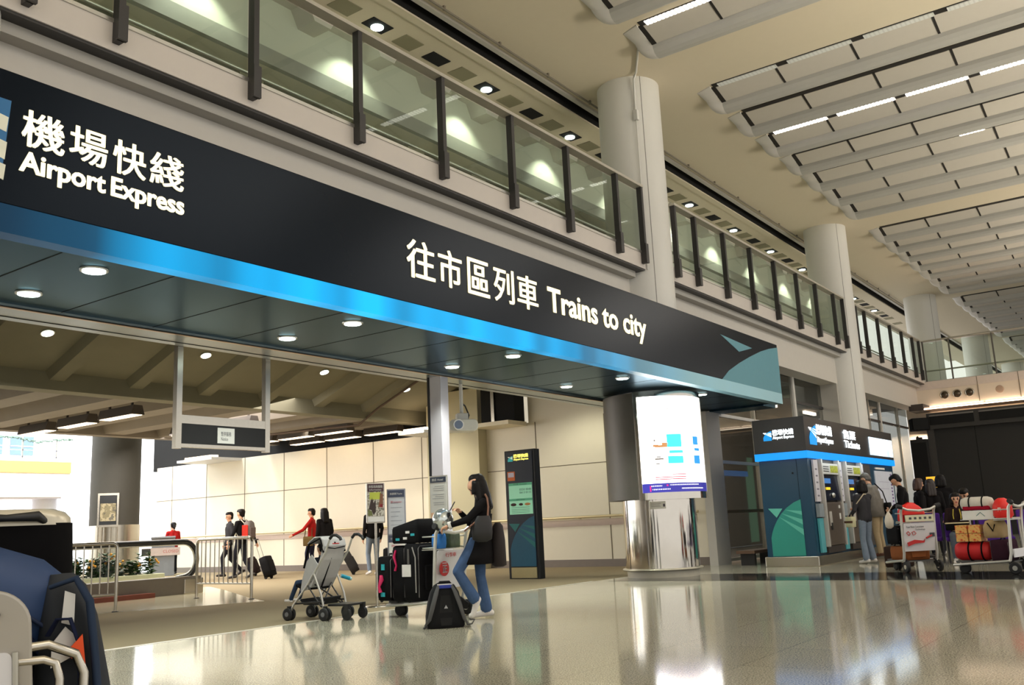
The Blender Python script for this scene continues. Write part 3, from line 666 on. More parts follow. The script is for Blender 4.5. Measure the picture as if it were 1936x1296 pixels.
MB().box(-.05, kw+.02, -.05, kd, 2.07, 2.21).build('light_band', KBLUE, t)
MB().box(.055, .06, .22, .225, .19, 2.07).box(.05, .06, .3, .33, 1.78, 1.81).build('door_line', BLACKVOID, t)
emblem(t, (.055, kd-.15, .2), (0, -1, 0), UZ, .66, 1.08, (GREEN, GREEN2, GREEN2))
text_mesh('lettering', '機場快綫', LETW, t, (-.045, .61, 2.55), (0, -1, 0), UZ, .43, .12, .006, offset=.02)
text_mesh('lettering', 'Airport Express', LETW, t, (-.045, .61, 2.465), (0, -1, 0), UZ, .43, .075, .006, offset=.02)
emblem(t, (-.045, .80, 2.46), (0, -1, 0), UZ, .17, .19, (LETB, LETW, LETW), .006)
emblem(t, (.2, -.045, 2.34), UX, UZ, .42, .40, (LETB, LETW, LETW), .006)
text_mesh('lettering', '機場快綫', LETW, t, (.64, -.05, 2.56), UX, UZ, 1.0, .21, .006, offset=.02)
text_mesh('lettering', 'Airport Express', LETW, t, (.64, -.05, 2.37), UX, UZ, 1.04, .15, .006, offset=.02)
text_mesh('lettering', '售票', LETW, t, (2.42, -.05, 2.56), UX, UZ, .92, .20, .006, offset=.02)
text_mesh('lettering', 'Tickets', LETW, t, (2.46, -.05, 2.37), UX, UZ, 1.14, .16, .006, offset=.02)
def screen_mat(name, c1, c2, c3, e, sc):
    m = bpy.data.materials.new(name); m.use_nodes = True; nt = m.node_tree; b = nt.nodes['Principled BSDF']
    tc = node(nt, 'ShaderNodeTexCoord'); vo = node(nt, 'ShaderNodeTexVoronoi'); vo.distance = 'CHEBYCHEV'; vo.inputs['Scale'].default_value = sc; rp = node(nt, 'ShaderNodeValToRGB')
    rp.color_ramp.elements[0].color = lin(c1); rp.color_ramp.elements[1].color = lin(c3); q = rp.color_ramp.elements.new(.45); q.color = lin(c2)
    L = nt.links.new; L(tc.outputs['Object'], vo.inputs['Vector']); L(vo.outputs['Distance'], rp.inputs[0]); L(rp.outputs[0], b.inputs['Emission Color']); L(rp.outputs[0], b.inputs['Base Color'])
    b.inputs['Emission Strength'].default_value = e; return m
MB().box(4.42, 6.42, -.06, -.035, 2.28, 2.70).build('screen', screen_mat('glowing pale screen picture', (236, 246, 250), (214, 232, 244), (96, 150, 206), .95, 2.6), t)
mpb = MB().box(4.7, 6.25, -.02, .012, 1.05, 1.92).build('map_board', M('white route map', (206, 210, 222), .5, noise=.05, nscale=3), t)
MB().box(4.8, 5.6, -.022, .012, 1.955, 2.0).build('map_header', PAPER, t)
mb = MB()
for k in range(10): mb.box(6.02, 6.14, -.024, -.018, 1.1+.08*k, 1.14+.08*k)
mb.box(4.85, 5.8, -.024, -.018, 1.5, 1.504).box(5.0, 5.9, -.024, -.018, 1.66, 1.664).build('map_print', M('violet print', (110, 84, 140), .7), mpb)
light('AREA', 'kiosk_glow', (KX0+2.2, KY0-.25, 2.05), 5, (.8, .95, 1), (KX0+2.2, KY0-.05, .8), 3.4, .2)
# two ticket machines and the leaflet strips between them
MF = M('pale grey machine frame', (186, 182, 176), .4, noise=.02); MSCR = M('dark blue machine screen', (20, 26, 44), .2, noise=.05); MST = M('brown steel machine door', (128, 116, 106), .35, .6, noise=.03)
LED = screen_mat('olive green display', (150, 150, 20), (110, 112, 20), (70, 74, 14), .55, 30)
def machine(x, lab):
    t = T('ticket_machine', lab, 'ticket machine', (x, KY0, .24))
    ld = MB().box(-.52, .52, -.09, -.012, .12, .96).build('lower_door', MST, t, bevel=.01)
    MB().box(-.54, .54, -.07, -.012, -.02, .11).build('kick_plate', M('dark brown plate', (60, 52, 48), .5), t)
    for s in (-1, 1): MB().box(s*.55-.035, s*.55+.035, -.12, -.012, .1, 1.82).build('side_frame', MF, t, bevel=.006)
    dp = MB().box(-.52, .52, -.10, -.012, 1.52, 1.74).build('display_panel', MF, t, bevel=.006)
    MB().box(-.0, .48, -.104, -.1, 1.56, 1.70).build('display', LED, dp)
    mb = MB()
    for k in range(3): mb.box(-.44, -.1, -.104, -.1, 1.575+.045*k, 1.59+.045*k)
    mb.build('display_print', PLASTICK, dp)
    te = MB().prism([(-.012, 1.5), (-.06, 1.5), (-.10, 1.0), (-.012, 1.0)], lambda u, v, d: Vector((d, u, v)), -.51, .51).build('terminal', MSCR, t)
    MB().box(-.44, .0, -.08, -.05, 1.34, 1.44).build('screen', M('bluish lit screen', (70, 110, 160), .2, emit=.5, emit_rgb=(60, 110, 170), noise=0), te)
    MB().box(-.36, -.12, -.10, -.06, 1.21, 1.26).build('coin_slot', M('yellow lit slot', (240, 210, 60), .4, emit=.5, emit_rgb=(240, 200, 40), noise=0), te)
    MB().ball((.0, -.11, 1.1), (.09, .03, .05)).build('card_reader', ALU, te)
    MB().box(-.34, -.2, -.1, -.088, .5, .78).build('ticket_slot', M('pale slot plate', (200, 196, 188), .4), ld)
    MB().box(-.3, -.22, -.105, -.09, .42, .56).build('tray', PLASTICK, ld)
    MB().box(.3, .38, -.1, -.088, .62, .74).build('label', PAPER, ld); MB().box(.3, .38, -.1, -.088, .84, .9).build('label', PAPER, ld)
machine(19.32, 'left ticket machine in the teal kiosk, with a yellow slot and green display')
machine(20.93, 'right ticket machine in the teal kiosk, partly behind the woman in jeans')
for x, lab in ((18.58, 'white leaflet strip at the corner end of the teal kiosk'), (20.12, 'white leaflet strip between the two ticket machines'), (21.72, 'leaflet strip with blue icons right of the ticket machines')):
    t = T('leaflet_strip', lab, 'notice strip', (x, KY0-.03, .22))
    MB().box(-.13, .13, -.02, .02, 1.0, 1.82).build('sheet', M('lilac white sheet', (204, 200, 206), .5, noise=.02), t)
    MB().box(-.14, .14, -.05, .02, .70, .96).build('leaflet_box', M('clear grey leaflet box', (150, 160, 166), .2, noise=.08, nscale=10), t)
    MB().box(-.13, .13, -.02, .02, .02, .68).build('lower_graphic', M('aqua graphic', (84, 172, 182), .4), t)
    mb = MB()
    for k in range(5): mb.box(-.06, .05, -.024, -.018, 1.1+.13*k, 1.13+.13*k)
    if x > 21: mb.box(-.09, .09, -.026, -.018, 1.38, 1.48).box(-.09, .09, -.026, -.018, 1.54, 1.64)
    mb.build('print', M('slate print', (70, 76, 120) if x > 21 else (120, 116, 126), .7), t)
# green glass beyond the kiosk
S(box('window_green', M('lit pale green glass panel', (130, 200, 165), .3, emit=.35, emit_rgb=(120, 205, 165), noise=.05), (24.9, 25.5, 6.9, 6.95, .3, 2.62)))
# ================================================================== INFORMATION PYLON
t = T('information_pylon', 'slim navy information pylon with mint timetable panel and teal emblem, before the cream wall', 'information pylon', (15.2, 10.78, 0))
PN = M('dark navy pylon', (26, 34, 52), .35, noise=.03)
MB().box(-.05, .12, -.37, .37, .0, 2.5).build('shell', M('black pylon edge', (18, 22, 28), .4), t, bevel=.01)
MB().box(-.062, -.05, -.31, .31, .24, 2.46).build('face', PN, t)
MB().box(-.066, -.05, -.30, .30, .02, .22).build('base_plate', M('pale mirror plate', (200, 190, 150), .2, .6), t)
LYD = (0, -1, 0)
emblem(t, (-.064, .30, .24), LYD, UZ, .60, .96, (M('petrol blue graphic', (14, 84, 112), .4), M('petrol green graphic', (20, 110, 112), .4), M('petrol green graphic', (20, 110, 112), .4)), .003)
tt = MB().box(-.068, -.06, -.28, .28, 1.24, 1.85).build('timetable', M('lit mint panel', (140, 196, 164), .5, emit=.3, emit_rgb=(140, 200, 164), noise=.02), t)
mb = MB(); mb.box(-.07, -.068, -.28, .28, 1.80, 1.85).box(-.07, -.068, -.28, .28, 1.50, 1.545).build('timetable_band', M('green band', (86, 168, 128), .5, emit=.15), tt)
gp = M('dark green print', (60, 96, 84), .7)
text_mesh('timetable_text', '行李 Guests', gp, tt, (-.0705, .16, 1.81), LYD, UZ, .32, .03, .001)
text_mesh('timetable_text', '0550 0048\n0613 0115', gp, tt, (-.0685, .02, 1.64), LYD, UZ, .28, .1, .001)
text_mesh('timetable_text', '出口 Exits', gp, tt, (-.0705, .10, 1.51), LYD, UZ, .2, .03, .001)
mb = MB(); mb.ball((-.068, .18, 1.43), (.004, .07, .03)); mb.ball((-.068, .0, 1.43), (.004, .05, .025)); mb.cur = 1; mb.ball((-.068, -.16, 1.43), (.004, .07, .025)); mb.build('timetable_picture', [M('dark brown print', (66, 40, 36), .7), M('orange print', (206, 140, 80), .7)], tt)
mb = MB()
for z in (1.37, 1.33, 1.30, 1.27): mb.box(-.0695, -.068, -.2, .23, z, z+.006)
mb.build('timetable_line', gp, tt)
st = MB().box(-.068, -.06, .12, .30, 1.90, 2.08).build('sticker', M('orange sticker', (226, 112, 44), .5), t)
MB().box(-.07, -.066, .14, .28, 1.97, 2.06).build('sticker_panel', M('lavender print', (214, 206, 224), .5), st)
GLOWY = M('lit yellow lettering', (250, 236, 120), .5, emit=1.1, emit_rgb=(250, 236, 110), noise=0)
emblem(t, (-.064, .275, 2.28), LYD, UZ, .12, .11, (M('teal emblem', (40, 150, 150), .4, emit=.4, emit_rgb=(40, 150, 150), noise=0), IVORY, IVORY), .004)
text_mesh('lettering', '機場快綫', GLOWY, t, (-.064, .135, 2.345), LYD, UZ, .36, .075, .004, offset=.02)
text_mesh('lettering', 'Airport Express', GLOWY, t, (-.064, .135, 2.285), LYD, UZ, .36, .05, .004, offset=.02)
# ================================================================== END WALL OF THE HALL
EX = 37.4
EW = M('cream end wall panel', (232, 218, 198), .5, noise=.01)
S(box('wall_far', EW, (EX, EX+.3, -9, 8.5, 4.72, 5.36))); S(box('wall_far_top', M('pale pink panel', (222, 208, 196), .5), (EX-.02, EX+.3, -9, 8.5, 5.36, 5.66)))
S(box('wall_far_low', EW, (EX+.1, EX+.3, -9, 8.5, 0, 4.72)))
for y in (5.9, 4.55, 2.6, .7): S(box('trim_12', JOINT, (EX-.025, EX, y-.01, y+.01, 4.72, 5.66)))
S(box('floor_end_gallery', GREYP, (EX, 70, -9, 10.85, 5.36, 5.68)))
S(box('ceiling_cove', M('pinkish cove panel', (222, 190, 168), .6), (EX-1.1, EX, -9, 7.75, 4.52, 4.60)))
S(box('trim_13', M('dark cove return', (70, 60, 56), .7), (EX-1.2, EX-.1, 7.6, 8.1, 4.50, 4.74)))
for k in range(7):
    y1 = 7.6-1.9*k
    o = box('cove_lamp', WARMCOVE, (EX-.12, EX-.05, y1-1.82, y1, 4.66, 4.72)); tag(o, 'long warm tube lamp along the bottom of the cream end wall', 'wall light', 'tube lamps of the end wall cove')
S(box('trim_14', WARMCOVE, (EX-1.14, EX-1.10, -9, 7.6, 4.52, 4.56)))
light('AREA', 'cove_glow', (EX-.6, .5, 4.66), 80, (1, .90, .80), (EX-.2, .5, 6.5), .3, 14)
for y in (7.05, 6.62, 6.20):
    t = T('round_vent', 'round chrome air nozzle on the cream end wall', 'air vent', (EX, y, 5.10), 0, 'air nozzles on the end wall')
    mb = MB(); mb.tube([(-.03+.14*0, .14*math.cos(a), .14*math.sin(a)) for a in [2*PI*i/24 for i in range(25)]], .025, 8); mb.build('ring', STEEL, t)
    MB().ball((-.01, 0, 0), (.07, .125, .125)).build('nozzle', M('dark chrome', (92, 82, 70), .25, .8), t)
o = MB().ball((EX, 5.2, 5.10), (.02, .14, .14)).build('wall_speaker', M('beige grille', (186, 160, 138), .8)); tag(o, 'flat beige round speaker grille on the end wall', 'speaker')
t = T('balcony_railing', 'glass railing with thin posts on top of the cream end wall', 'railing', (EX, 0, 5.68))
for y in (7.6, 6.68, 5.22, 3.8, 2.4, 1.0): MB().box(-.03, .03, y-.025, y+.025, -.02, 1.53).build('post', M('grey steel post', (104, 100, 94), .4, .5), t)
ys = (7.6, 6.68, 5.22, 3.8, 2.4, 1.0, -.4)
for a, b2 in zip(ys, ys[1:]): MB().box(-.006, .006, b2+.03, a-.03, 0, 1.45).build('glass_panel', GLASS, t)
MB().tube([(0, 7.65, 1.53), (0, -2, 1.53)], .035, 10).build('top_rail', ALU, t)
MB().tube([(.2, 7.65, .40), (.2, -2, .45)], .03, 10).build('inner_rail', ALU, t)
# black stage backdrop with grille boxes
BX = 35.9
BKM = M('black backdrop panel', (34, 33, 32), .7, noise=.03)
t = T('stage_backdrop', 'wide black backdrop wall with slotted header under the cream end wall', 'backdrop', (BX, 0, 0))
MB().box(0, .3, -8, 7.45, 0, 3.75).build('panel', BKM, t)
MB().box(-.16, .35, -8, 7.45, 3.75, 4.32).build('header', M('charcoal header', (48, 46, 44), .6), t)
y = 7.35
while y > -7: MB().box(-.18, -.15, y-1.45, y, 3.9, 4.22).build('grille', BLACKVOID, t); MB().box(-.2, -.16, y-1.45, y, 4.2, 4.25).build('grille_edge', M('grey metal edge', (110, 106, 102), .5), t); y -= 1.62
for y in (5.95, 4.35, 2.7): MB().box(-.006, .0, y-.012, y+.012, 0, 3.75).build('seam', BLACKVOID, t)
MB().box(-.12, .05, 7.28, 7.5, 0, 3.8).build('side_post', M('charcoal post', (58, 55, 53), .6), t)
t = T('hanging_speaker', 'black angled loudspeaker box at the upper corner of the backdrop', 'speaker', (35.7, 7.7, 4.05), math.radians(25))
MB().box(-.25, .25, -.28, .30, -.32, .12).build('cabinet', BLACK, t, bevel=.02); MB().box(-.26, -.25, -.25, .27, -.3, .1).build('grille', BLACKVOID, t)
t = T('tall_speaker', 'tall black loudspeaker column left of the backdrop', 'speaker', (35.75, 7.78, 0))
MB().box(-.2, .2, -.28, .28, .0, 3.42).build('cabinet', M('black speaker column', (28, 27, 27), .7), t, bevel=.01); MB().box(-.21, -.2, -.25, .25, .3, 3.3).build('grille', BLACKVOID, t); MB().ball((0, .05, 3.5), (.04, .04, .05)).build('eyebolt', PLASTICK, t)
MB().box(-.05, .05, -.1, .1, 3.4, 3.5).build('bracket', PLASTICK, t)
light('AREA', 'end_wall_wash', (36.9, 8.0, 3.6), 45, (1, .78, .6), (37.4, 8.2, 1.5), .5, .5)
# bench and lit round food sign in the shop window
t = T('bench', 'low brown bench by the shop window beside the steel column', 'bench', (19.55, 7.75, 0))
MB().box(-.75, .6, -.2, .2, .24, .30).build('seat', M('brown wood', (96, 72, 54), .5, noise=.08), t)
for x in (-.6, .45): MB().box(x-.05, x+.05, -.15, .15, 0, .24).build('leg', PLASTICK, t)
t = T('shop_sign', 'small lit round food sign glowing inside the shop window', 'sign', (21.4, 9.4, 1.35))
MB().box(-.42, .42, 0, .06, .2, .84).build('panel', M('warm lit panel', (235, 160, 110), .4, emit=.8, emit_rgb=(240, 160, 110), noise=0), t)
MB().cyl((0, -.02, .52), (0, .0, .52), .30, .30, 28).build('plate', M('lit cream disc', (255, 236, 180), .4, emit=1.4, emit_rgb=(255, 232, 170), noise=0), t)
MB().ball((.05, -.03, .52), (.13, .02, .12)).build('food_picture', M('dark food print', (90, 60, 20), .6), t)
MB().box(-.3, .3, 0, .05, .92, 1.02).build('red_letters', M('red lit strip', (220, 80, 50), .4, emit=.7, emit_rgb=(220, 70, 40), noise=0), t)
MB().box(-.04, .04, .0, .06, -1.35, .2).build('pole', STEEL, t)
MB().box(-.25, .25, -.1, .2, -1.35, -1.32).build('foot', STEEL, t)
# ================================================================== PEOPLE
def capsule(mb, p0, p1, r0, r1=None, n=12, sq=1.0):
    r1 = r0 if r1 is None else r1; p0, p1 = Vector(p0), Vector(p1); d = p1-p0
    if d.length < 1e-5: d = Vector((0, 0, 1e-3)); p1 = p0+d
    u = d.normalized(); pts = []; rs = []
    for a in (-80, -55, -28, 0): pts.append(p0+u*(r0*math.sin(math.radians(a)))); rs.append(r0*math.cos(math.radians(a)))
    for a in (0, 28, 55, 80): pts.append(p1+u*(r1*math.sin(math.radians(a)))); rs.append(r1*math.cos(math.radians(a)))
    pts[3] = p0; pts[4] = p1
    mb.tube(pts, rs, n, True, sq)
def union(mb, name, mats, parent, voxel, segs=None, smooth=5, paint=()):
    """one continuous skin around all the volumes in mb; segs = (p0, p1, r, material index) colour it by the nearest limb"""
    me = bpy.data.meshes.new(name); me.from_pydata(mb.v, [], mb.f); me.update()
    bm = bmesh.new(); bm.from_mesh(me); bmesh.ops.recalc_face_normals(bm, faces=bm.faces); bm.to_mesh(me); bm.free()
    tmp = bpy.data.objects.new(name, me); COL.objects.link(tmp)
    r = tmp.modifiers.new('r', 'REMESH'); r.mode = 'VOXEL'; r.voxel_size = voxel; r.use_smooth_shade = True
    s = tmp.modifiers.new('s', 'SMOOTH'); s.factor = .5; s.iterations = smooth
    bpy.context.view_layer.update()
    out = bpy.data.meshes.new_from_object(tmp.evaluated_get(bpy.context.evaluated_depsgraph_get()))
    bpy.data.objects.remove(tmp); bpy.data.meshes.remove(me)
    out.name = name; out.materials.clear()
    for m in mats: out.materials.append(m)
    if segs:
        import numpy as np
        n = len(out.polygons); c = np.empty(n*3); out.polygons.foreach_get('center', c); c = c.reshape(-1, 3)
        best = np.full(n, 1e9); idx = np.zeros(n, dtype=np.int32)
        for p0, p1, rr, mi in segs:
            a, b = np.array(p0), np.array(p1); ab = b-a; L2 = max(1e-9, float(ab@ab))
            t = np.clip(((c-a)@ab)/L2, 0, 1); d = np.linalg.norm(c-(a+t[:, None]*ab), axis=1)-rr
            k = d < best; best[k] = d[k]; idx[k] = mi
        for p, rr, mi in paint:
            k = np.linalg.norm(c-np.array(p), axis=1) < rr; idx[k] = mi
        out.polygons.foreach_set('material_index', idx)
    out.polygons.foreach_set('use_smooth', [True]*len(out.polygons)); out.update()
    o = bpy.data.objects.new(name, out); COL.objects.link(o); o.parent = parent
    return o
def cloth(name, rgb, n=.06): return M(name, rgb, .9, spec=.12, noise=n, nscale=14)
SKIN = M('skin', (212, 160, 128), .55, noise=.02); HAIRB = M('black hair', (17, 13, 12), .5, spec=.2, noise=.08, nscale=30)
EYEM = M('dark eye', (30, 22, 20), .3, noise=0); LIPS = M('lips', (176, 92, 84), .5, noise=0)
def person(label, loc, rotz, H=1.7, top='', legs='', shoe='', pose=None, hair='short', hairm=None, voxel=.013, grp=None, topr=1.0, sleeve=True, legr=1.0, curl=.7, head=(0, 0), skin=None, flare=0.0, cuff=None, scarf=None):
    """a figure facing local +X with its left side on local +Y; pose overrides joint positions (metres for a 1.70 m body)"""
    s = H/1.70
    J = dict(pelvis=(0, 0, .94), waist=(0, 0, 1.08), chest=(.0, 0, 1.27), neck=(-.005, 0, 1.44), head=(.015, 0, 1.585),
             hipL=(0, .085, .92), kneeL=(.025, .095, .50), ankL=(-.02, .10, .09), toeL=(.15, .115, .035),
             hipR=(0, -.085, .92), kneeR=(.025, -.095, .50), ankR=(-.02, -.10, .09), toeR=(.15, -.115, .035),
             shL=(-.005, .175, 1.37), elL=(-.03, .225, 1.10), wrL=(.06, .225, .86), haL=None,
             shR=(-.005, -.175, 1.37), elR=(-.03, -.225, 1.10), wrR=(.06, -.225, .86), haR=None)
    J.update(pose or {})
    V = {k: Vector(v)*s for k, v in J.items() if v is not None}
    t = T('person', label, 'person', loc, rotz, grp)
    mb = MB(); segs = []; paint = []
    TOP, LEG, SK, SH, EY, LP = range(6)
    def cap(a, b, r0, r1, mi, sq=1.0, n=12):
        a, b = Vector(a), Vector(b); capsule(mb, a, b, r0*s, r1*s, n, sq); segs.append((a, b, (r0+r1)/2*s*(.9 if mi == SK else 1), mi))
    up = (V['neck']-V['pelvis']).normalized(); side = (V['shL']-V['shR']).normalized(); fwd = side.cross(up)
    # trunk: two side columns and a core, wider than deep
    for k in (-1, 1):
        cap(V['pelvis']+side*(.062*k*s), V['waist']+side*(.055*k*s), .105*topr, .10*topr, TOP if not (pose or {}).get('_skirt') else TOP)
        cap(V['waist']+side*(.055*k*s), V['chest']+side*(.075*k*s), .098*topr, .105*topr, TOP)
        cap(V['chest']+side*(.075*k*s), V['neck']+side*(.05*k*s)-up*(.05*s), .10*topr, .06, TOP)
    cap(V['chest']+up*.09*s, V['shL'], .07, .062*topr, TOP); cap(V['chest']+up*.09*s, V['shR'], .07, .062*topr, TOP)
    hd = V['head']; hz = (hd-V['neck']).normalized()
    yaw_, tilt_ = math.radians(head[0]), math.radians(head[1])
    hf = (fwd*math.cos(yaw_)+side*math.sin(yaw_)).normalized(); hs = hz.cross(hf).normalized(); hf = hs.cross(hz)
    hf2 = (hf*math.cos(tilt_)+hz*math.sin(tilt_)); hz2 = hf2.cross(hs) if hf2.cross(hs).dot(hz) > 0 else -hf2.cross(hs)
    hf, hz = hf2, hz2
    at = lambda f, l, u: hd+(hf*f+hs*l+hz*u)*s
    cap(V['neck']-up*.03*s, hd-hz*.05*s, .052, .050, SK)
    for k in (-1, 1): cap(at(-.02, .018*k, .035), at(.015, .018*k, .03), .076, .072, SK)
    cap(at(.02, 0, -.02), at(.035, 0, -.075), .066, .042, SK)          # face and jaw
    cap(at(.088, 0, .01), at(.104, 0, -.022), .010, .015, SK)          # nose
    for k in (-1, 1):
        cap(at(-.005, .083*k, .005), at(-.005, .086*k, -.02), .014, .012, SK)   # ears
        paint.append((at(.084, .033*k, .012), .0155*s, EY)); paint.append((at(.086, .034*k, .036), .013*s, EY))
    paint.append((at(.082, 0, -.052), .017*s, LP)); paint.append((at(.078, .014, -.052), .013*s, LP)); paint.append((at(.078, -.014, -.052), .013*s, LP))
    for k, L in ((1, 'L'), (-1, 'R')):
        h, kn, an, to = V['hip'+L], V['knee'+L], V['ank'+L], V['toe'+L]
        cap(h, kn, .088*legr, .062*legr, LEG); cap(kn, an+(kn-an)*.08, .060*legr, (.05+flare)*legr, LEG)
        cap(an-Vector((0, 0, .0)), an+(an-kn).normalized()*.03*s, .04, .04, SH)
        fd = (to-an); fd = fd.normalized(); heel = an-fd*.05*s+(an-kn).normalized()*.045*s
        cap(heel, to, .036, .032, SH); cap(an+(an-kn).normalized()*.02*s, to, .036, .026, SH)
        a, b, c = V['sh'+L], V['el'+L], V['wr'+L]
        cap(a, b, .058*topr, .046*topr, TOP if sleeve else SK); cap(b, c, .046*topr, .034*topr, TOP if sleeve else SK)
        hdn = V.get('ha'+L); d = (hdn-c).normalized() if hdn is not None else (c-b).normalized()
        inn = Vector((0, -k, 0)); inn = (inn-d*inn.dot(d)); inn = inn.normalized() if inn.length > .1 else fwd
        lat = d.cross(inn).normalized()
        if lat.dot(fwd) < 0 and abs(lat.dot(fwd)) > .2: lat = -lat
        if hdn is not None and abs(d.z) < .6:
            inn = Vector((0, 0, -1)); inn = (inn-d*inn.dot(d)).normalized(); lat = d.cross(inn).normalized()
            if lat.dot(side)*k > 0: lat = -lat
        cap(c-d*.02*s, c+d*.03*s, .027, .027, SK)
        for q in (-1, 0, 1): cap(c+d*.02*s+lat*.02*q*s, c+d*.082*s+lat*.024*q*s, .017, .016, SK)
        fl = (.058, .068, .064, .05)
        for q in range(4):
            o0 = c+d*.085*s+lat*(.033-.022*q)*s; l = fl[q]*s
            m1 = o0+(d*math.cos(curl*.6)+inn*math.sin(curl*.6))*l*.55; m2 = m1+(d*math.cos(curl*1.7)+inn*math.sin(curl*1.7))*l*.55
            cap(o0, m1, .0098, .0092, SK, n=8); cap(m1, m2, .0092, .008, SK, n=8)
        o0 = c+d*.03*s+lat*.03*s; m1 = o0+(d*.6+lat*.7+inn*.35).normalized()*.04*s; m2 = m1+(d*.85+lat*.2+inn*.5).normalized()*.032*s
        cap(o0, m1, .0125, .011, SK, n=8); cap(m1, m2, .011, .009, SK, n=8)
    if cuff:
        for L in 'LR': segs.append((V['wr'+L]-(V['wr'+L]-V['el'+L]).normalized()*.02*s, V['wr'+L]+(V['wr'+L]-V['el'+L]).normalized()*.005*s, .04*s, SH))
    union(mb, 'body', [top, legs, skin or SKIN, shoe, EYEM, LIPS], t, voxel, segs, 4, paint)
    hm = hairm or HAIRB; hb = MB()
    hc = lambda a, b, r0, r1: capsule(hb, at(*a), at(*b), r0*s, r1*s, 14)
    if hair:
        for k in (-1, 1): hc((-.035, .02*k, .055), (.02, .02*k, .075), .080, .062)
        hc((-.05, 0, .03), (-.055, 0, -.03), .075, .055)
        for k in (-1, 1): hc((-.03, .055*k, .03), (-.035, .06*k, -.02), .040, .028)
        hc((.05, .03, .085), (.05, -.03, .085), .030, .030)
    if hair == 'long':
        for k in (-1, 1): hc((-.03, .065*k, .0), (-.015, .085*k, -.20), .045, .035); hc((.02, .07*k, .03), (.03, .082*k, -.11), .024, .022)
        for l in (-.05, 0, .05): hc((-.07, l, .0), (-.075, l*1.2, -.24), .05, .038)
    if hair == 'bob':
        for k in (-1, 1): hc((-.02, .07*k, .02), (-.0, .085*k, -.10), .045, .04); hc((.03, .068*k, .05), (.04, .076*k, -.05), .024, .022)
        for l in (-.05, 0, .05): hc((-.06, l, .0), (-.06, l*1.2, -.11), .055, .045)
    if hair == 'tail':
        hc((-.11, 0, .02), (-.135, 0, -.05), .034, .03); hc((-.135, 0, -.05), (-.13, 0, -.12), .03, .018)
    if hair: union(hb, 'hair', [hm], t, max(.009, voxel*.8), None, 3)
    t['_s'] = s
    return t, V
def az(p): return math.atan2(p[1], p[0])
def view_rot(p): return az(p)-PI/2
JEANS = cloth('blue jeans', (70, 92, 128), .12); JEANSL = cloth('pale blue jeans', (120, 132, 148), .1); DARKJ = cloth('dark trousers', (34, 34, 40)); KHAKI = cloth('khaki trousers', (176, 156, 124))
BLACKC = cloth('black coat cloth', (24, 22, 23)); CHAR = cloth('charcoal hoodie', (58, 57, 60)); REDC = cloth('red jumper', (168, 32, 30)); TWEED = cloth('grey tweed jacket', (122, 116, 108), .12)
WSHOE = M('white shoe', (216, 210, 206), .5, noise=.03); DSHOE = M('dark shoe', (40, 34, 32), .5); BSHOE = M('brown shoe', (92, 56, 40), .5)

# --- woman with phone leaning on her luggage trolley
def loft_oval(mb, secs, n=28):
    """secs: (centre, half-depth x, half-width y, z) rings of ellipses stacked in z"""
    mb.loft([[Vector((cx+rx*math.cos(2*PI*k/n), cy+ry*math.sin(2*PI*k/n), z)) for k in range(n)] for cx, cy, rx, ry, z in secs]); return mb
p = floor_at(908, 1170); p.z = 0
wt, WV = person('woman in long black coat and blue jeans looking at her phone beside the loaded trolley', p, az(p)+PI/2+.10, 1.62, BLACKC, JEANS, WSHOE,
    dict(pelvis=(-.02, 0, .92), waist=(-.05, 0, 1.06), chest=(-.07, 0, 1.26), neck=(-.05, 0, 1.43), head=(-.005, 0, 1.555),
         hipL=(.02, .08, .90), kneeL=(.26, .11, .56), ankL=(.06, .11, .22), toeL=(.10, .11, .05),
         hipR=(-.03, -.08, .90), kneeR=(-.03, -.08, .49), ankR=(-.09, -.08, .085), toeR=(.10, -.085, .03),
         shL=(-.07, .165, 1.35), elL=(.13, .22, 1.16), wrL=(.34, .16, 1.10), haL=(.46, .12, 1.06),
         shR=(-.07, -.165, 1.35), elR=(.06, -.20, 1.12), wrR=(.18, -.10, 1.245), haR=(.24, -.05, 1.30)), hair=None, voxel=.0075, topr=.98, head=(6, -28), curl=.8, flare=.022)
s = wt['_s']
mb = MB(); loft_oval(mb, [(-.06*s, 0, .13*s, .20*s, 1.22*s), (-.05*s, 0, .125*s, .17*s, 1.06*s), (-.03*s, 0, .15*s, .185*s, .92*s), (.0*s, 0, .19*s, .205*s, .74*s), (.02*s, 0, .205*s, .215*s, .64*s), (.02*s, 0, .19*s, .20*s, .632*s)])
mb.build('coat_skirt', BLACKC, wt)
hb = MB(); hd = WV['head']
for (a, b, r0, r1) in (((-.03, 0, .075), (.02, 0, .085), .088, .07), ((-.06, .03, .03), (-.11, .05, -.12), .075, .06), ((-.06, -.03, .03), (-.11, -.05, -.12), .075, .06), ((-.11, .05, -.12), (-.15, .05, -.24), .055, .04), ((-.11, -.05, -.12), (-.15, -.05, -.24), .055, .04), ((-.0, .075, .03), (-.03, .095, -.16), .042, .036), ((.0, -.075, .03), (-.03, -.095, -.16), .042, .036), ((.035, .07, .05), (.045, .086, -.08), .024, .022), ((-.12, 0, -.1), (-.165, 0, -.25), .06, .04)):
    capsule(hb, hd+Vector(a)*s, hd+Vector(b)*s, r0*s, r1*s, 14)
union(hb, 'hair', [HAIRB], wt, .008, None, 3)
MB().tube([WV['elL']+(WV['wrL']-WV['elL'])*.9, WV['wrL']+(WV['wrL']-WV['elL']).normalized()*.012], [.043, .046], 16).build('cuff', M('white shirt cuff', (214, 210, 204), .7), wt)
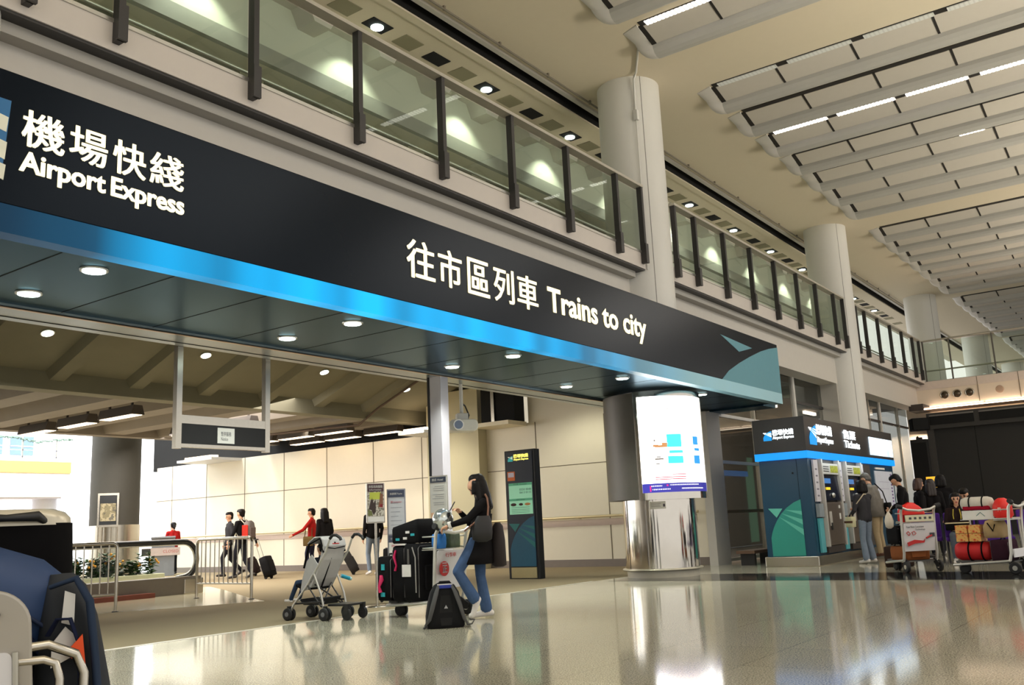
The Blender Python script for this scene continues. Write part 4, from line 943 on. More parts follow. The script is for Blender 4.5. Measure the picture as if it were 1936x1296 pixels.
def place_in(t, name, label, cat, loc, rotz=0, group=None):
    """a thing carried by a figure or standing beside it: given in that figure's axes, but top-level"""
    a = t.rotation_euler.z; l = Vector(loc); w = Vector((math.cos(a)*l.x-math.sin(a)*l.y, math.sin(a)*l.x+math.cos(a)*l.y, l.z))+Vector(t.location)
    return T(name, label, cat, w, a+rotz, group)
hp = WV['haR']
ph = place_in(wt, 'mobile_phone', 'dark mobile phone held in the right hand of the woman in the black coat', 'phone', (hp.x+.045, hp.y+.0, hp.z+.03))
MB().prism(rrect(.06, .12, .01), lambda u, v, d: Vector((d-.5*v, u, .86*v)), -.006, .006).build('case', PLASTICK, ph)
MB().prism(rrect(.05, .09, .006), lambda u, v, d: Vector((d-.5*v, u, .86*v)), -.008, -.006).build('screen', M('dim phone screen', (90, 100, 110), .2), ph)
hb_ = place_in(wt, 'shoulder_bag', 'soft black shoulder bag with a brown strap hanging on the woman in the black coat', 'bag', (-.03, .27, .82))
mb = MB(); mb.loft([[Vector((cx+rx*math.cos(2*PI*k/20), ry*math.sin(2*PI*k/20), z)) for k in range(20)] for cx, rx, ry, z in ((0, .05, .03, .03), (0, .11, .05, .06), (0, .12, .06, .14), (-.01, .105, .05, .24), (-.02, .07, .03, .32))]); mb.build('bag_body', M('black leather', (28, 26, 27), .5, noise=.05), hb_)
MB().tube([(-.07, .0, .30), (-.085, -.04, .42), (-.08, -.075, .52), (-.06, -.10, .565)], .011, 8).build('strap', M('brown leather strap', (120, 78, 56), .5), hb_)
MB().tube([(.05, .0, .27), (.12, .02, .22), (.2, .0, .16)], .01, 8).build('strap', M('brown leather strap', (120, 78, 56), .5), hb_)
gb = place_in(wt, 'garment_bag', 'long dark brown bag hanging behind the woman in the black coat', 'bag', (-.24, .02, .56))
MB().loft([[Vector((rx*math.cos(2*PI*k/18), ry*math.sin(2*PI*k/18), z)) for k in range(18)] for rx, ry, z in ((.05, .05, 0), (.085, .12, .02), (.08, .11, .3), (.06, .08, .46), (.03, .04, .5))]).build('bag_body', M('dark brown cloth', (38, 30, 30), .8, noise=.05), gb)

# ================================================================== LUGGAGE TROLLEYS
TFR = M('silver trolley frame', (208, 206, 198), .35, .55, noise=.02); TPN = M('white trolley panel', (222, 220, 222), .4, noise=.01); GRIP = M('black rubber grip', (34, 34, 36), .7)
def wheel(mb, c, r, w, axis=(0, 1, 0)):
    c, a = Vector(c), Vector(axis).normalized(); prof = ((-w/2, r*.82), (-w/2+.004, r*.96), (-w*.2, r), (w*.2, r), (w/2-.004, r*.96), (w/2, r*.82))
    mb.tube([c+a*d for d, _ in prof], [q for _, q in prof], 22)
def trolley(loc, rotz, label, panel=True):
    t = T('luggage_trolley', label, 'luggage trolley', loc, rotz)
    for y in (-.28, .28):
        MB().tube([(-.06, y, 1.02), (-.02, y, .96), (.0, y, .80), (.03, y, .30), (.06, y, .19)], .021, 12).build('upright', TFR, t)
        MB().tube([(.06, y, .19), (.5, y*.85, .16), (.92, y*.45, .13)], .02, 12).build('deck_rail', TFR, t)
        w = MB(); wheel(w, (.0, y, .09), .09, .045); w.cur = 1; w.cyl((.0, y-.03, .09), (.0, y+.03, .09), .035, .035, 14); w.build('wheel', [RUBBER, ALU], t)
        MB().prism([(-.06, .14), (.08, .22), (.1, .16), (.02, .07), (-.03, .07)], lambda u, v, d: Vector((u, d, v)), y-.045 if y > 0 else y+.028, y-.028 if y > 0 else y+.045).build('wheel_fork', GRIP, t)
        MB().cyl((-.07, y*1.02, 1.03), (-.07, y*1.32, 1.05), .036, .034, 16).build('grip', GRIP, t)
    MB().tube([(-.07, -.3, 1.03), (-.07, -.2, .985), (-.07, 0, .965), (-.07, .2, .985), (-.07, .3, 1.03)], .02, 12).build('handle_bar', TFR, t)
    w = MB(); wheel(w, (.80, -.03, .075), .075, .03); wheel(w, (.80, .03, .075), .075, .03); w.build('front_wheel', RUBBER, t)
    MB().box(.76, .84, -.06, .06, .10, .16).build('front_fork', GRIP, t, bevel=.01)
    MB().prism([(.05, .25), (.88, .13), (.93, .0), (.88, -.13), (.05, -.25)], lambda u, v, d: Vector((u, v, d)), .165, .185).build('deck', M('dark grey deck', (78, 78, 76), .6), t)
    if panel:
        MB().prism(rrect(.53, .44, .02, cx=0, cy=.55), lambda u, v, d: Vector((.012+d-.035*(v-.55)/.22, u, v)), -.012, .006).build('panel', TPN, t)
    for z in (.80, .93): MB().tube([(.0, -.27, z), (.2, -.26, z), (.22, -.24, z), (.22, .24, z), (.2, .26, z), (.0, .27, z)], .009, 8).build('basket_rail', TFR, t)
    MB().box(.0, .22, -.26, .26, .775, .785).build('basket_floor', TFR, t)
    return t
def tl(t, x, y, z):
    a = t.rotation_euler.z; return Vector(t.location)+Vector((math.cos(a)*x-math.sin(a)*y, math.sin(a)*x+math.cos(a)*y, z))
def thing_on(t, name, label, cat, x, y, z, rz=0, group=None): return T(name, label, cat, tl(t, x, y, z), t.rotation_euler.z+rz, group)
def soft(mb, w, d, h, r=.05, sx=1.0, n=6, bulge=.0):
    """a rounded soft case standing on z=0: w along y, d along x"""
    secs = [(0, .86), (.02, .97), (.3, 1+bulge), (.7, 1+bulge), (.97, .96), (1.0, .84)]
    mb.loft([[Vector((u*k, v*k, h*z)) for u, v in rrect(d, w, min(r, d/2.1, w/2.1), n)] for z, k in secs]); return mb
# woman's trolley: heads left and away
p0 = floor_at(826, 1172); p0.z = 0; a0 = az(p0); hd_ = a0+PI/4+.08
wv = Vector((math.cos(hd_-PI/2), math.sin(hd_-PI/2), 0))
TW = trolley(p0+wv*.28, hd_, 'silver luggage trolley with a red seal on its panel, stacked with black suitcases')
UY = (0, -1, 0)
mb = MB(); mb.cyl((-.03, .16, .56), (-.036, .16, .56), .085, .085, 40); sl_ = mb.build('seal', M('red seal', (190, 36, 34), .5), TW)
text_mesh('seal_text', '正', TPN, sl_, (-.039, .20, .515), UY, UZ, .085, .085, .002, bold=.05)
text_mesh('seal_text', 'ORIGINAL', TPN, sl_, (-.039, .205, .615), UY, UZ, .09, .016, .002)
text_mesh('panel_text', '行李車', M('crimson red print', (190, 40, 40), .6), TW, (-.04, .14, .69), UY, UZ, .2, .05, .002)
SEAT = M('black suitcase cloth', (17, 16, 18), .8, spec=.15, noise=.08, nscale=60); PIPING = M('grey piping', (88, 84, 82), .6); PINK = M('pink ribbon', (206, 34, 92), .6); TAGW = M('white luggage tag', (220, 216, 212), .5); TEALT = M('turquoise tag', (40, 160, 170), .5)
def suitcase(t, h, w, d, ribbon=None, tagc=None, hdl=True, body=SEAT):
    soft(MB(), w, d, h, .05).build('shell', body, t)
    for k in (-.5, .5): MB().tube([(d*k*.92, w*.46*math.cos(2*PI*i/40) if False else (w*.5-.03)*a, .03+(h-.06)*b) for i, (a, b) in enumerate([(-1, 0.02), (-1, .95), (-.9, 1), (.9, 1), (1, .95), (1, .02)])], .007, 6).build('piping', PIPING, t)
    MB().box(-d/2-.03, -d/2+.0, -w*.28, w*.28, h*.18, h*.62).build('pocket', body, t, bevel=.015)
    if hdl: MB().tube([(-.0, -.08, h-.01), (0, -.07, h+.025), (0, .07, h+.025), (0, .08, h-.01)], .011, 8).build('handle', PLASTICK, t)
    for y in (-w*.38, w*.38):
        m = MB(); wheel(m, (d*.3, y, .0), .02, .02); m.build('wheel', RUBBER, t)
    if ribbon: MB().tube([ribbon, (ribbon[0]-.02, ribbon[1]+.01, ribbon[2]-.06), (ribbon[0]-.02, ribbon[1]-.02, ribbon[2]-.13), (ribbon[0]-.015, ribbon[1], ribbon[2]-.2)], [.012, .02, .014, .02], 8, True, .5).build('ribbon', PINK, t)
    if tagc:
        for (x, y, z, m, sz) in tagc: MB().box(x-.004, x+.004, y-sz*.5, y+sz*.5, z-sz*.7, z+sz*.7).build('tag', m, t, bevel=.002)
    return t
c1 = suitcase(thing_on(TW, 'suitcase', 'large black upright suitcase with grey piping and a white tag, nearest the trolley panel', 'suitcase', .36, .06, .20), .66, .52, .24)
MB().box(-.02, .12, .262, .268, .28, .42).build('tag', TAGW, c1, bevel=.003); MB().box(.0, .03, .262, .27, .42, .60).build('tag_strap', PIPING, c1)
MB().tube([(-.1, .27, .1), (-.1, .275, .5), (-.05, .27, .62)], .008, 6).build('piping', M('pale grey piping', (150, 146, 140), .5), c1)
c2 = suitcase(thing_on(TW, 'suitcase', 'black suitcase with pink ribbons on the far end of the trolley deck', 'suitcase', .60, .02, .19), .65, .50, .22)
MB().tube([(.02, .255, .60), (.03, .275, .52), (.0, .27, .42), (.02, .27, .36)], [.014, .024, .016, .022], 8, True, .5).build('ribbon', PINK, c2)
c3 = suitcase(thing_on(TW, 'suitcase', 'smaller black suitcase with a pink bow and turquoise tag, leaning at the trolley front', 'suitcase', .83, .10, .20, .12), .52, .42, .2)
MB().tube([(.02, .22, .30), (.0, .24, .25), (.04, .235, .17), (.02, .235, .1)], [.02, .03, .016, .024], 8, True, .5).build('ribbon', PINK, c3); MB().box(-.03, .02, .212, .218, .36, .43).build('tag', TEALT, c3); MB().box(-.03, .03, .212, .22, .05, .1).build('tag', TEALT, c3)
c4 = thing_on(TW, 'holdall', 'black boxy holdall with turquoise and white tags lying on the suitcases', 'bag', .47, .06, .865)
mb = MB(); mb.loft([[Vector((u, v, z+zz*(u+.2))) for u, v in rrect(.42*k, .46*k, .04)] for z, k, zz in ((0, .95, 0), (.02, 1, 0), (.18, 1, -.05), (.27, .97, -.2), (.285, .9, -.24))]); mb.build('bag_body', SEAT, c4)
for x, z, m in ((-.14, .10, TEALT), (-.06, .13, TAGW), (.1, .05, TEALT), (-.02, .06, TAGW)): MB().box(x-.03, x+.03, .226, .236, z-.014, z+.014).build('tag', m, c4)
# things in the basket
bl = thing_on(TW, 'cloth_bag', 'bright blue cloth bag hanging in the trolley basket under the woman\'s hand', 'bag', .06, .13, .79, .2)
mb = MB(); soft(mb, .17, .13, .17, .05, bulge=.08); mb.build('bag_body', cloth('bright blue cloth', (66, 130, 206)), bl); MB().tube([(0, -.05, .16), (-.04, 0, .2), (0, .05, .16)], .012, 8).build('handle', cloth('navy webbing', (30, 36, 60)), bl)
bg = thing_on(TW, 'shopping_bag', 'dark green patterned shopping bag in the trolley basket beside the blue one', 'bag', .10, -.12, .79, 0)
soft(MB(), .22, .17, .19, .03).build('bag_body', M('mottled green plastic', (70, 86, 60), .4, noise=.35, nscale=18), bg); MB().box(-.07, .07, -.09, .09, .16, .20).build('contents', M('red and cream packaging', (170, 120, 96), .5, noise=.4, nscale=12), bg)
FOIL = M('silver foil', (206, 212, 210), .16, .75, noise=.1, nscale=4)
b1 = thing_on(TW, 'balloon', 'large silver foil balloon over the trolley handle', 'balloon', -.10, .24, 1.12)
m_ = MB(); m_.ball((0, 0, 0), (.125, .125, .13), 28, 18); m_.build('skin', FOIL, b1); MB().cyl((0, 0, -.125), (0, 0, -.15), .008, .014, 10).build('neck', FOIL, b1); MB().tube([(0, 0, -.14), (.02, 0, -.17)], .003, 6).build('string', TAGW, b1)
MB().prism(rrect(.05, .06, .012), lambda u, v, d: Vector((d, u+.03, v+.05)), -.118, -.112).build('patch', M('dark foil print', (60, 66, 70), .3), b1)
b2 = thing_on(TW, 'balloon', 'smaller pale foil balloon behind the large silver one', 'balloon', .02, .08, 1.15); MB().ball((0, 0, 0), (.085, .085, .09), 24, 14).build('skin', M('pale clear foil', (206, 208, 190), .2, .4, noise=.15, nscale=6), b2); MB().tube([(0, 0, -.085), (.02, .0, -.19)], .003, 6).build('string', TAGW, b2)

# backpack on the floor
p = floor_at(842, 1187); p.z = 0
bp = T('backpack', 'black backpack with blue top handle standing on the polished floor in front of the trolley', 'backpack', p, view_rot(p)+.12)
BPK = M('black backpack nylon', (20, 20, 22), .7, spec=.2, noise=.06, nscale=30); STRAPG = M('grey padded strap', (74, 74, 74), .8, noise=.05)
mb = MB(); mb.loft([[Vector((u, v+oy, z)) for u, v in rrect(w, d, min(.06, d/2.2))] for w, d, z, oy in ((.37, .20, 0, 0), (.40, .23, .02, 0), (.40, .23, .12, 0), (.36, .21, .24, .01), (.30, .18, .36, .015), (.22, .14, .43, .02), (.14, .08, .455, .02))]); mb.build('bag_body', BPK, bp)
for sgn in (-1, 1): MB().tube([(.07*sgn, -.07, .43), (.10*sgn, -.125, .36), (.145*sgn, -.15, .22), (.18*sgn, -.15, .10), (.225*sgn, -.10, .03)], [.016, .026, .026, .022, .01], 10, True, .45).build('shoulder_strap', STRAPG, bp)
MB().prism([(-.055, 0), (.055, 0), (.07, .12), (.05, .30), (-.05, .30), (-.07, .12)], lambda u, v, d: Vector((u, -.118+d+.12*v, .03+v)), -.006, .012).build('back_pad', M('black mesh pad', (20, 20, 21), .9), bp)
MB().tube([(-.07, -.03, .435), (-.05, -.04, .465), (.05, -.04, .465), (.07, -.03, .435)], .012, 8).build('grab_handle', BPK, bp)
MB().box(-.075, .075, -.085, -.055, .40, .435).build('blue_pad', cloth('royal blue pad', (58, 70, 150)), bp, bevel=.01); MB().box(-.08, .08, -.075, -.05, .436, .446).build('white_edge', TAGW, bp)
MB().prism([(-.02, .2), (.02, .2), (0, .235)], lambda u, v, d: Vector((u, d, v)), -.118, -.11).build('mark', M('pale mark', (170, 170, 172), .6), bp)
MB().tube([(.215, -.08, .02), (.27, -.10, .03), (.30, -.08, .07), (.25, -.06, .07)], .008, 6).build('loose_strap', STRAPG, bp); MB().tube([(-.2, -.1, .03), (-.24, -.12, .012)], .012, 6).build('buckle', PLASTICK, bp)
# ------------------------------------------------------------------ sign stand, information board
p = floor_at(713, 1148); p.z = 0
t = T('poster_stand', 'slim steel pole stand with a framed colour poster on a round foot', 'sign stand', p, view_rot(p)+.18)
MB().lathe((0, 0, 0), [(.165, 0), (.165, .012), (.15, .02), (.03, .026)], 36).build('foot', STEEL, t); MB().cyl((0, 0, .02), (0, 0, 1.2), .017, .017, 14).build('pole', STEEL, t)
fr = MB().prism(rrect(.26, .56, .012, cy=1.42), lambda u, v, d: Vector((u, d, v)), -.02, .02).build('frame', STEEL, t); fr.location.x = 0
def noisy(name, cols, sc, rough=.5):
    m = bpy.data.materials.new(name); m.use_nodes = True; nt = m.node_tree; b = nt.nodes['Principled BSDF']; b.inputs['Roughness'].default_value = rough
    tc = node(nt, 'ShaderNodeTexCoord'); nz = node(nt, 'ShaderNodeTexNoise'); nz.inputs['Scale'].default_value = sc; nz.inputs['Detail'].default_value = 3; rp = node(nt, 'ShaderNodeValToRGB'); rp.color_ramp.interpolation = 'CONSTANT'
    e = rp.color_ramp.elements
    for i, c in enumerate(cols):
        q = e[i] if i < 2 else e.new(.5); q.position = .32+.36*i/len(cols); q.color = lin(c)
    L = nt.links.new; L(tc.outputs['Object'], nz.inputs['Vector']); L(nz.outputs['Fac'], rp.inputs[0]); L(rp.outputs[0], b.inputs['Base Color']); return m
po = MB().box(-.115, .115, -.026, -.02, 1.24, 1.58).build('poster', noisy('pale street photo print', [(150, 140, 126), (196, 190, 178), (120, 112, 100), (208, 202, 190)], 16), t)
rr = random.Random(11); fn = lambda u, v, dd: Vector((u, dd, v))
for nm, m, pl in (('print_picture', M('lime yellow print', (190, 196, 74), .6), [(-.09, 1.47), (.06, 1.47), (.07, 1.57), (-.085, 1.57)]), ('print_picture', M('dark crowd print', (58, 42, 38), .6), [(-.1, 1.34), (-.07, 1.46), (-.05, 1.5), (-.03, 1.42), (.0, 1.47), (.0, 1.3), (-.03, 1.25), (-.06, 1.32)]),
                  ('print_picture', M('olive print', (112, 116, 66), .6), [(-.11, 1.245), (-.05, 1.245), (-.06, 1.31), (-.11, 1.33)]), ('print_picture', M('brick print', (130, 84, 60), .6), [(.03, 1.36), (.1, 1.36), (.105, 1.54), (.06, 1.56), (.05, 1.44)]), ('print_picture', M('crimson print', (200, 40, 70), .6), [(.06, 1.36), (.1, 1.355), (.1, 1.40), (.06, 1.405)])):
    MB().prism(pl, fn, -.0275, -.0255).build(nm, m, po)
MB().box(-.115, .115, -.027, -.02, 1.58, 1.69).build('poster_header', M('maroon header', (74, 44, 50), .5), t)
text_mesh('header_text', '旅客諮詢服務', PAPER, t, (-.1, -.0275, 1.63), UX, UZ, .2, .04, .001)
text_mesh('header_text', 'Information', PAPER, t, (-.09, -.0275, 1.595), UX, UZ, .17, .022, .001)
MB().box(-.115, .115, -.027, -.02, 1.16, 1.23).build('poster_foot', TAGW, t)
p = floor_at(753, 1143); p.z = 0
t = T('information_board', 'tall grey two-panel information board beside the suitcases, right of the poster stand', 'information board', p, view_rot(p)-.05)
MB().box(-.135, .135, .0, .05, 0, 1.62).build('frame', M('lilac grey frame', (150, 150, 158), .4, .3), t, bevel=.006)
MB().prism([(-.02, 0), (.42, 0), (.02, .55), (-.02, .55)], lambda u, v, d: Vector((d, u, v)), -.1, .1).build('foot_wedge', M('dark foot', (50, 48, 46), .6), t)
for z0, z1, hz, txt in ((.98, 1.60, 1.50, '旅遊資訊 Tourist'), (.28, .90, .86, '行李寄存 Luggage')):
    MB().box(-.115, .115, -.008, 0, z0, z1).build('sheet', M('pale grey sheet', (196, 198, 204), .5) if z0 > .5 else PAPER, t)
    MB().box(-.118, .118, -.012, -.0, hz, hz+.1).build('header', M('slate navy header', (64, 70, 92), .5), t)
    text_mesh('header_text', txt, TAGW, t, (-.09, -.0125, hz+.035), UX, UZ, .18, .03, .001)
    mb = MB()
    for k in range(7): mb.box(-.08, .03+.05*((k*37) % 3)/2, -.0095, -.008, z0+.06+.062*k, z0+.066+.062*k)
    mb.build('print', M('grey blue print', (140, 144, 154), .7), t)
text_mesh('print_title', '酒店 Accommodation', M('rose red print', (196, 80, 96), .6), t, (-.08, -.0095, 1.42), UX, UZ, .16, .03, .001)
text_mesh('print_title', '服務 Service', M('rose red print', (196, 80, 96), .6), t, (-.08, -.0095, .80), UX, UZ, .13, .025, .001)
# ------------------------------------------------------------------ crowd barriers
def barrier(a, b, label, n):
    a, b = Vector(a), Vector(b); d = b-a; t = T('crowd_barrier', label, 'barrier', a, math.atan2(d.y, d.x)); w = d.length
    MB().tube([(0, 0, 0), (0, 0, .95), (.015, 0, 1.0), (.06, 0, 1.03), (w-.06, 0, 1.03), (w-.015, 0, 1.0), (w, 0, .95), (w, 0, 0)], .026, 12).build('frame', STEEL, t)
    MB().tube([(0, 0, .26), (w, 0, .26)], .018, 10).build('bottom_rail', STEEL, t)
    for k in range(1, n): MB().tube([(w*k/n, 0, .26), (w*k/n, 0, 1.02)], .010, 8).build('bar', STEEL, t)
    for x in (0, w): MB().cyl((x, 0, 0), (x, 0, .012), .05, .05, 16).build('foot', RUBBER, t)
barrier((8.32, 13.62, 0), (6.85, 14.35, 0), 'steel crowd barrier beside the travelator planter, behind the foreground luggage', 14)
barrier((10.57, 14.75, 0), (10.53, 13.18, 0), 'steel crowd barrier standing free between the travelator end and the pushchair', 12)
# ------------------------------------------------------------------ travelator and planter
HANDR = M('black rubber handrail', (22, 21, 21), .35)
def balustrade(x_end, y, label, x0=4.0):
    t = T('travelator_balustrade', label, 'travelator side', (x_end, y, 0))
    arc = [(-.36+.33*math.sin(math.radians(a)), .66+.36*math.cos(math.radians(a))) for a in range(0, 181, 15)]
    pts = [(x0-x_end, 0, 1.02)]+[(u, 0, v) for u, v in arc]+[(-.5, 0, .28)]
    MB().tube(pts, .045, 12).build('handrail', HANDR, t)
    ins = [(u*.0+(-.36+.27*math.sin(math.radians(a))), .66+.30*math.cos(math.radians(a))) for a in range(0, 181, 15)]
    MB().tube([(x0-x_end, 0, .96)]+[(u, 0, v) for u, v in ins]+[(-.5, 0, .34)], .018, 8).build('inner_rail', ALU, t)
    MB().prism([(x0-x_end, .42), (x0-x_end, .95)]+[(u, v) for u, v in ins]+[(-.5, .36)], lambda u, v, d: Vector((u, d, v)), -.006, .006).build('glass_panel', CLEAR, t)
    MB().box(x0-x_end, -.02, -.14, .14, 0, .34).build('skirt', M('brown grey skirt panel', (112, 104, 94), .4, .3), t, bevel=.01); MB().box(-.42, .02, -.16, .16, 0, .30).build('end_cap', STEEL, t, bevel=.02)
    return t
balustrade(11.78, 16.4, 'near travelator balustrade ending in a rounded black handrail loop')
balustrade(12.0, 22.9, 'far travelator balustrade loop behind the crowd barrier', 6)
S(box('step', M('rusty brown step edge', (120, 62, 48), .7, noise=.08), (7.6, 10.6, 16.05, 16.25, .004, .09)))
t = T('planter', 'long cream planter trough with leafy plants and orange flowers behind the travelator glass', 'planter', (9.6, 17.5, 0))
MB().box(-3.2, 2.0, -.25, .25, 0, .40).build('trough', M('cream planter trough', (206, 204, 170), .6, noise=.02), t, bevel=.01)
rr = random.Random(5); mb = MB(); fl = MB()
def leaf(mb, c, d, l, w):
    c, d = Vector(c), Vector(d).normalized(); r = d.cross(Vector((0, 0, 1))).normalized()*w; dn = Vector((0, 0, -.25*l))
    mb.add([c, c+d*l*.5+r, c+d*l+dn, c+d*l*.5-r], [(0, 1, 2), (0, 2, 3)], False)
for k in range(120):
    x = -3.0+4.9*rr.random(); y = rr.uniform(-.16, .16); h = rr.uniform(.18, .46)
    for j in range(34):
        a = rr.uniform(0, 2*PI); leaf(mb, (x+rr.uniform(-.06, .06), y+rr.uniform(-.05, .05), .38+h*rr.random()), (math.cos(a), math.sin(a), rr.uniform(.1, .9)), rr.uniform(.09, .17), rr.uniform(.03, .05))
    if rr.random() < .16:
        for j in range(5): fl.ball((x+rr.uniform(-.09, .09), y-.1+rr.uniform(-.08, .05), .40+h*rr.uniform(.5, 1.0)), .025, 7, 5)
o = mb.build('foliage', M('glossy green leaves', (44, 82, 34), .5, noise=.25, nscale=6), t); o['kind'] = 'stuff'
o = fl.build('flowers', M('orange yellow petals', (226, 160, 40), .6, noise=.15), t); o['kind'] = 'stuff'
# help podium with notices behind the planter, and the red clad attendant
p = Vector((17.6, 26.3, 0))
t = T('podium', 'grey lectern podium with a blue rim and notices, beside the attendant in red', 'podium', p, view_rot(p))
MB().box(-.34, .34, -.2, .2, 0, 1.15).build('body', M('grey podium', (132, 134, 140), .5), t, bevel=.01); MB().box(-.36, .36, -.3, .3, 1.15, 1.2).build('top', M('grey podium top', (150, 152, 158), .4), t, bevel=.01)
MB().box(-.36, .36, .2, .55, 1.12, 1.17).build('blue_shelf', M('blue shelf', (60, 90, 150), .5), t)
MB().box(-.62, .5, -.24, -.21, .62, .86).build('notice', M('pink notice', (206, 186, 180), .5, noise=.1, nscale=12), t); MB().box(-.62, -.36, -.25, -.24, .64, .84).build('dark_notice', M('dark notice', (44, 46, 44), .5, noise=.1), t)
text_mesh('notice_text', 'CLOSED', M('red notice print', (190, 90, 80), .6), t, (.0, -.2405, .70), UX, UZ, .45, .09, .001)
t = T('pillar_poster', 'framed poster mounted low on the dark pillar', 'poster', (14.55, 24.35, 0), az((14.5, 24.5))-PI/2)
MB().box(-.27, .27, -.05, .05, 1.5, 2.42).build('frame', STEEL, t); MB().box(-.22, .22, -.06, -.05, 1.56, 2.36).build('picture', M('dark poster glass', (40, 42, 44), .2), t); MB().box(-.2, .2, -.065, -.06, 1.66, 2.14).build('print', noisy('dim landscape print', [(84, 80, 66), (120, 112, 84), (160, 150, 120), (96, 92, 80)], 5), t)
for x in (-.24, -.08, .08, .24): MB().cyl((x, 0, 0), (x, 0, 1.5), .025, .025, 10).build('leg', STEEL, t)
# ================================================================== OTHER PEOPLE
def at_px(px, py): q = floor_at(px, py); q.z = 0; return q
LEFT = PI/2
# attendant in red at the podium (seen from behind)
p = Vector((18.15, 26.6, 0)); person('attendant in a red jacket with tied black hair standing at the grey podium', p, az(p)+.35, 1.62, REDC, DARKJ, DSHOE, dict(elL=(.06, .24, 1.12), wrL=(.26, .18, 1.10), elR=(.06, -.24, 1.12), wrR=(.26, -.18, 1.10)), hair='tail', voxel=.016)
# walking pair with suitcases
p = Vector((16.5, 21.6, 0)); person('young person in dark clothes walking and turning to look back, beside the backpacker', p, az(p)+LEFT+.25, 1.74, CHAR, DARKJ, DSHOE, dict(kneeL=(.2, .09, .52), ankL=(.18, .1, .10), toeL=(.34, .11, .07), kneeR=(-.05, -.09, .49), ankR=(-.36, -.1, .16), toeR=(-.2, -.11, .04)), hair='short', voxel=.015, head=(8, 0))
p = Vector((15.75, 20.15, 0)); bpk, BV = person('person in black carrying a grey and red backpack and pulling a small black suitcase', p, az(p)+LEFT-.6, 1.76, BLACKC, DARKJ, DSHOE, dict(kneeL=(.12, .09, .51), ankL=(.12, .1, .10), toeL=(.28, .11, .05), kneeR=(-.04, -.09, .50), ankR=(-.26, -.1, .13), toeR=(-.1, -.11, .04), elR=(-.16, -.24, 1.12), wrR=(-.24, -.30, .88), elL=(.06, .23, 1.12), wrL=(.2, .2, .95)), hair='short', voxel=.015)
k = place_in(bpk, 'backpack', 'grey and red backpack on the back of the person in black', 'backpack', (-.24, 0, 1.0))
mb = MB(); mb.loft([[Vector((u, v, z)) for u, v in rrect(.2*q, .32*q, .06)] for z, q in ((0, .8), (.03, 1), (.3, 1), (.42, .85), (.47, .5))]); mb.build('bag_body', cloth('grey nylon', (120, 112, 108)), k)
MB().box(-.13, -.09, -.12, .12, .05, .3).build('front_pocket', cloth('brown grey nylon', (110, 96, 92)), k, bevel=.02); MB().box(-.08, .1, .155, .175, .05, .36).build('red_side', cloth('red nylon', (180, 50, 40)), k, bevel=.01)
for y in (-.12, .12): MB().tube([(.06, y, .40), (.16, y, .50), (.30, y, .46), (.36, y*1.1, .30), (.2, y*1.3, .04)], .022, 8, True, .5).build('shoulder_strap', cloth('cream strap', (186, 176, 160)), k)
def cabin_case(p, rz, lab, h=.52, lean=.35, body=SEAT):
    t = T('cabin_suitcase', lab, 'suitcase', p, rz)
    R = Matrix.Rotation(-lean, 4, 'Y')
    mb = MB(); soft(mb, .36, .22, h, .05); mb.v = [tuple(R @ Vector(v)+Vector((0, 0, .07))) for v in mb.v]; mb.build('shell', body, t)
    for y in (-.10, .10): MB().tube([R @ Vector((.08, y, h))+Vector((0, 0, .07)), R @ Vector((.08, y, h+.5))+Vector((0, 0, .07))], .010, 8).build('handle_tube', ALU, t)
    MB().tube([R @ Vector((.08, -.10, h+.5))+Vector((0, 0, .07)), R @ Vector((.08, .10, h+.5))+Vector((0, 0, .07))], .016, 8).build('grip', PLASTICK, t)
    for y in (-.14, .14):
        m = MB(); wheel(m, (.06, y, .045), .045, .03); m.build('wheel', RUBBER, t)
    b = MB(); b.box(-.125, -.108, -.13, .13, .1, .38); b.v = [tuple(R @ Vector(v)+Vector((0, 0, .07))) for v in b.v]; b.build('pocket', body, t)
    return t
q = at_px(512, 1095); cabin_case(q, az(q)+LEFT-.5, 'small black wheeled suitcase pulled behind the backpacker', .50, -.35)
q = at_px(484, 1090); cabin_case(q, az(q)+LEFT-.3, 'brown black wheeled suitcase half hidden behind the barrier', .46, -.4, cloth('brown black nylon', (44, 34, 34)))
# couple walking away near the cream wall
p = Vector((18.3, 20.3, 0)); r5, R5 = person('person in a red jumper pointing an arm left, walking beside the long haired woman', p, az(p)+LEFT-.2, 1.76, REDC, cloth('indigo trousers', (44, 44, 66)), DSHOE, dict(elL=(.18, .28, 1.14), wrL=(.42, .36, 1.02), kneeL=(.12, .09, .51), ankL=(.1, .1, .1)), hair='short', voxel=.016)
k = place_in(r5, 'shoulder_bag', 'olive brown shoulder bag of the person in the red jumper', 'bag', (.05, .26, .74)); soft(MB(), .14, .28, .26, .05).build('bag_body', cloth('olive brown canvas', (112, 92, 56)), k); MB().tube([(-.1, 0, .25), (-.08, -.16, .62), (.08, -.16, .62), (.1, 0, .25)], .012, 6).build('strap', cloth('olive strap', (90, 74, 46)), k)
p = Vector((17.75, 19.2, 0)); person('long haired woman in a black jacket walking away behind the pushchair', p, az(p)+LEFT-1.0, 1.72, BLACKC, DARKJ, DSHOE, None, hair='long', voxel=.016, topr=1.08)
q = at_px(673, 1087); cabin_case(q, az(q)+LEFT, 'grey black wheeled suitcase right of the pushchair handles', .56, -.5, cloth('grey black shell', (52, 50, 50)))
p = Vector((16.9, 16.55, 0)); hid, HV = person('person in dark jacket and jeans hidden behind the poster stand', p, az(p)+.4, 1.74, BLACKC, JEANSL, WSHOE, dict(kneeL=(.1, .09, .5), ankL=(.0, .1, .1)), hair='short', voxel=.016)
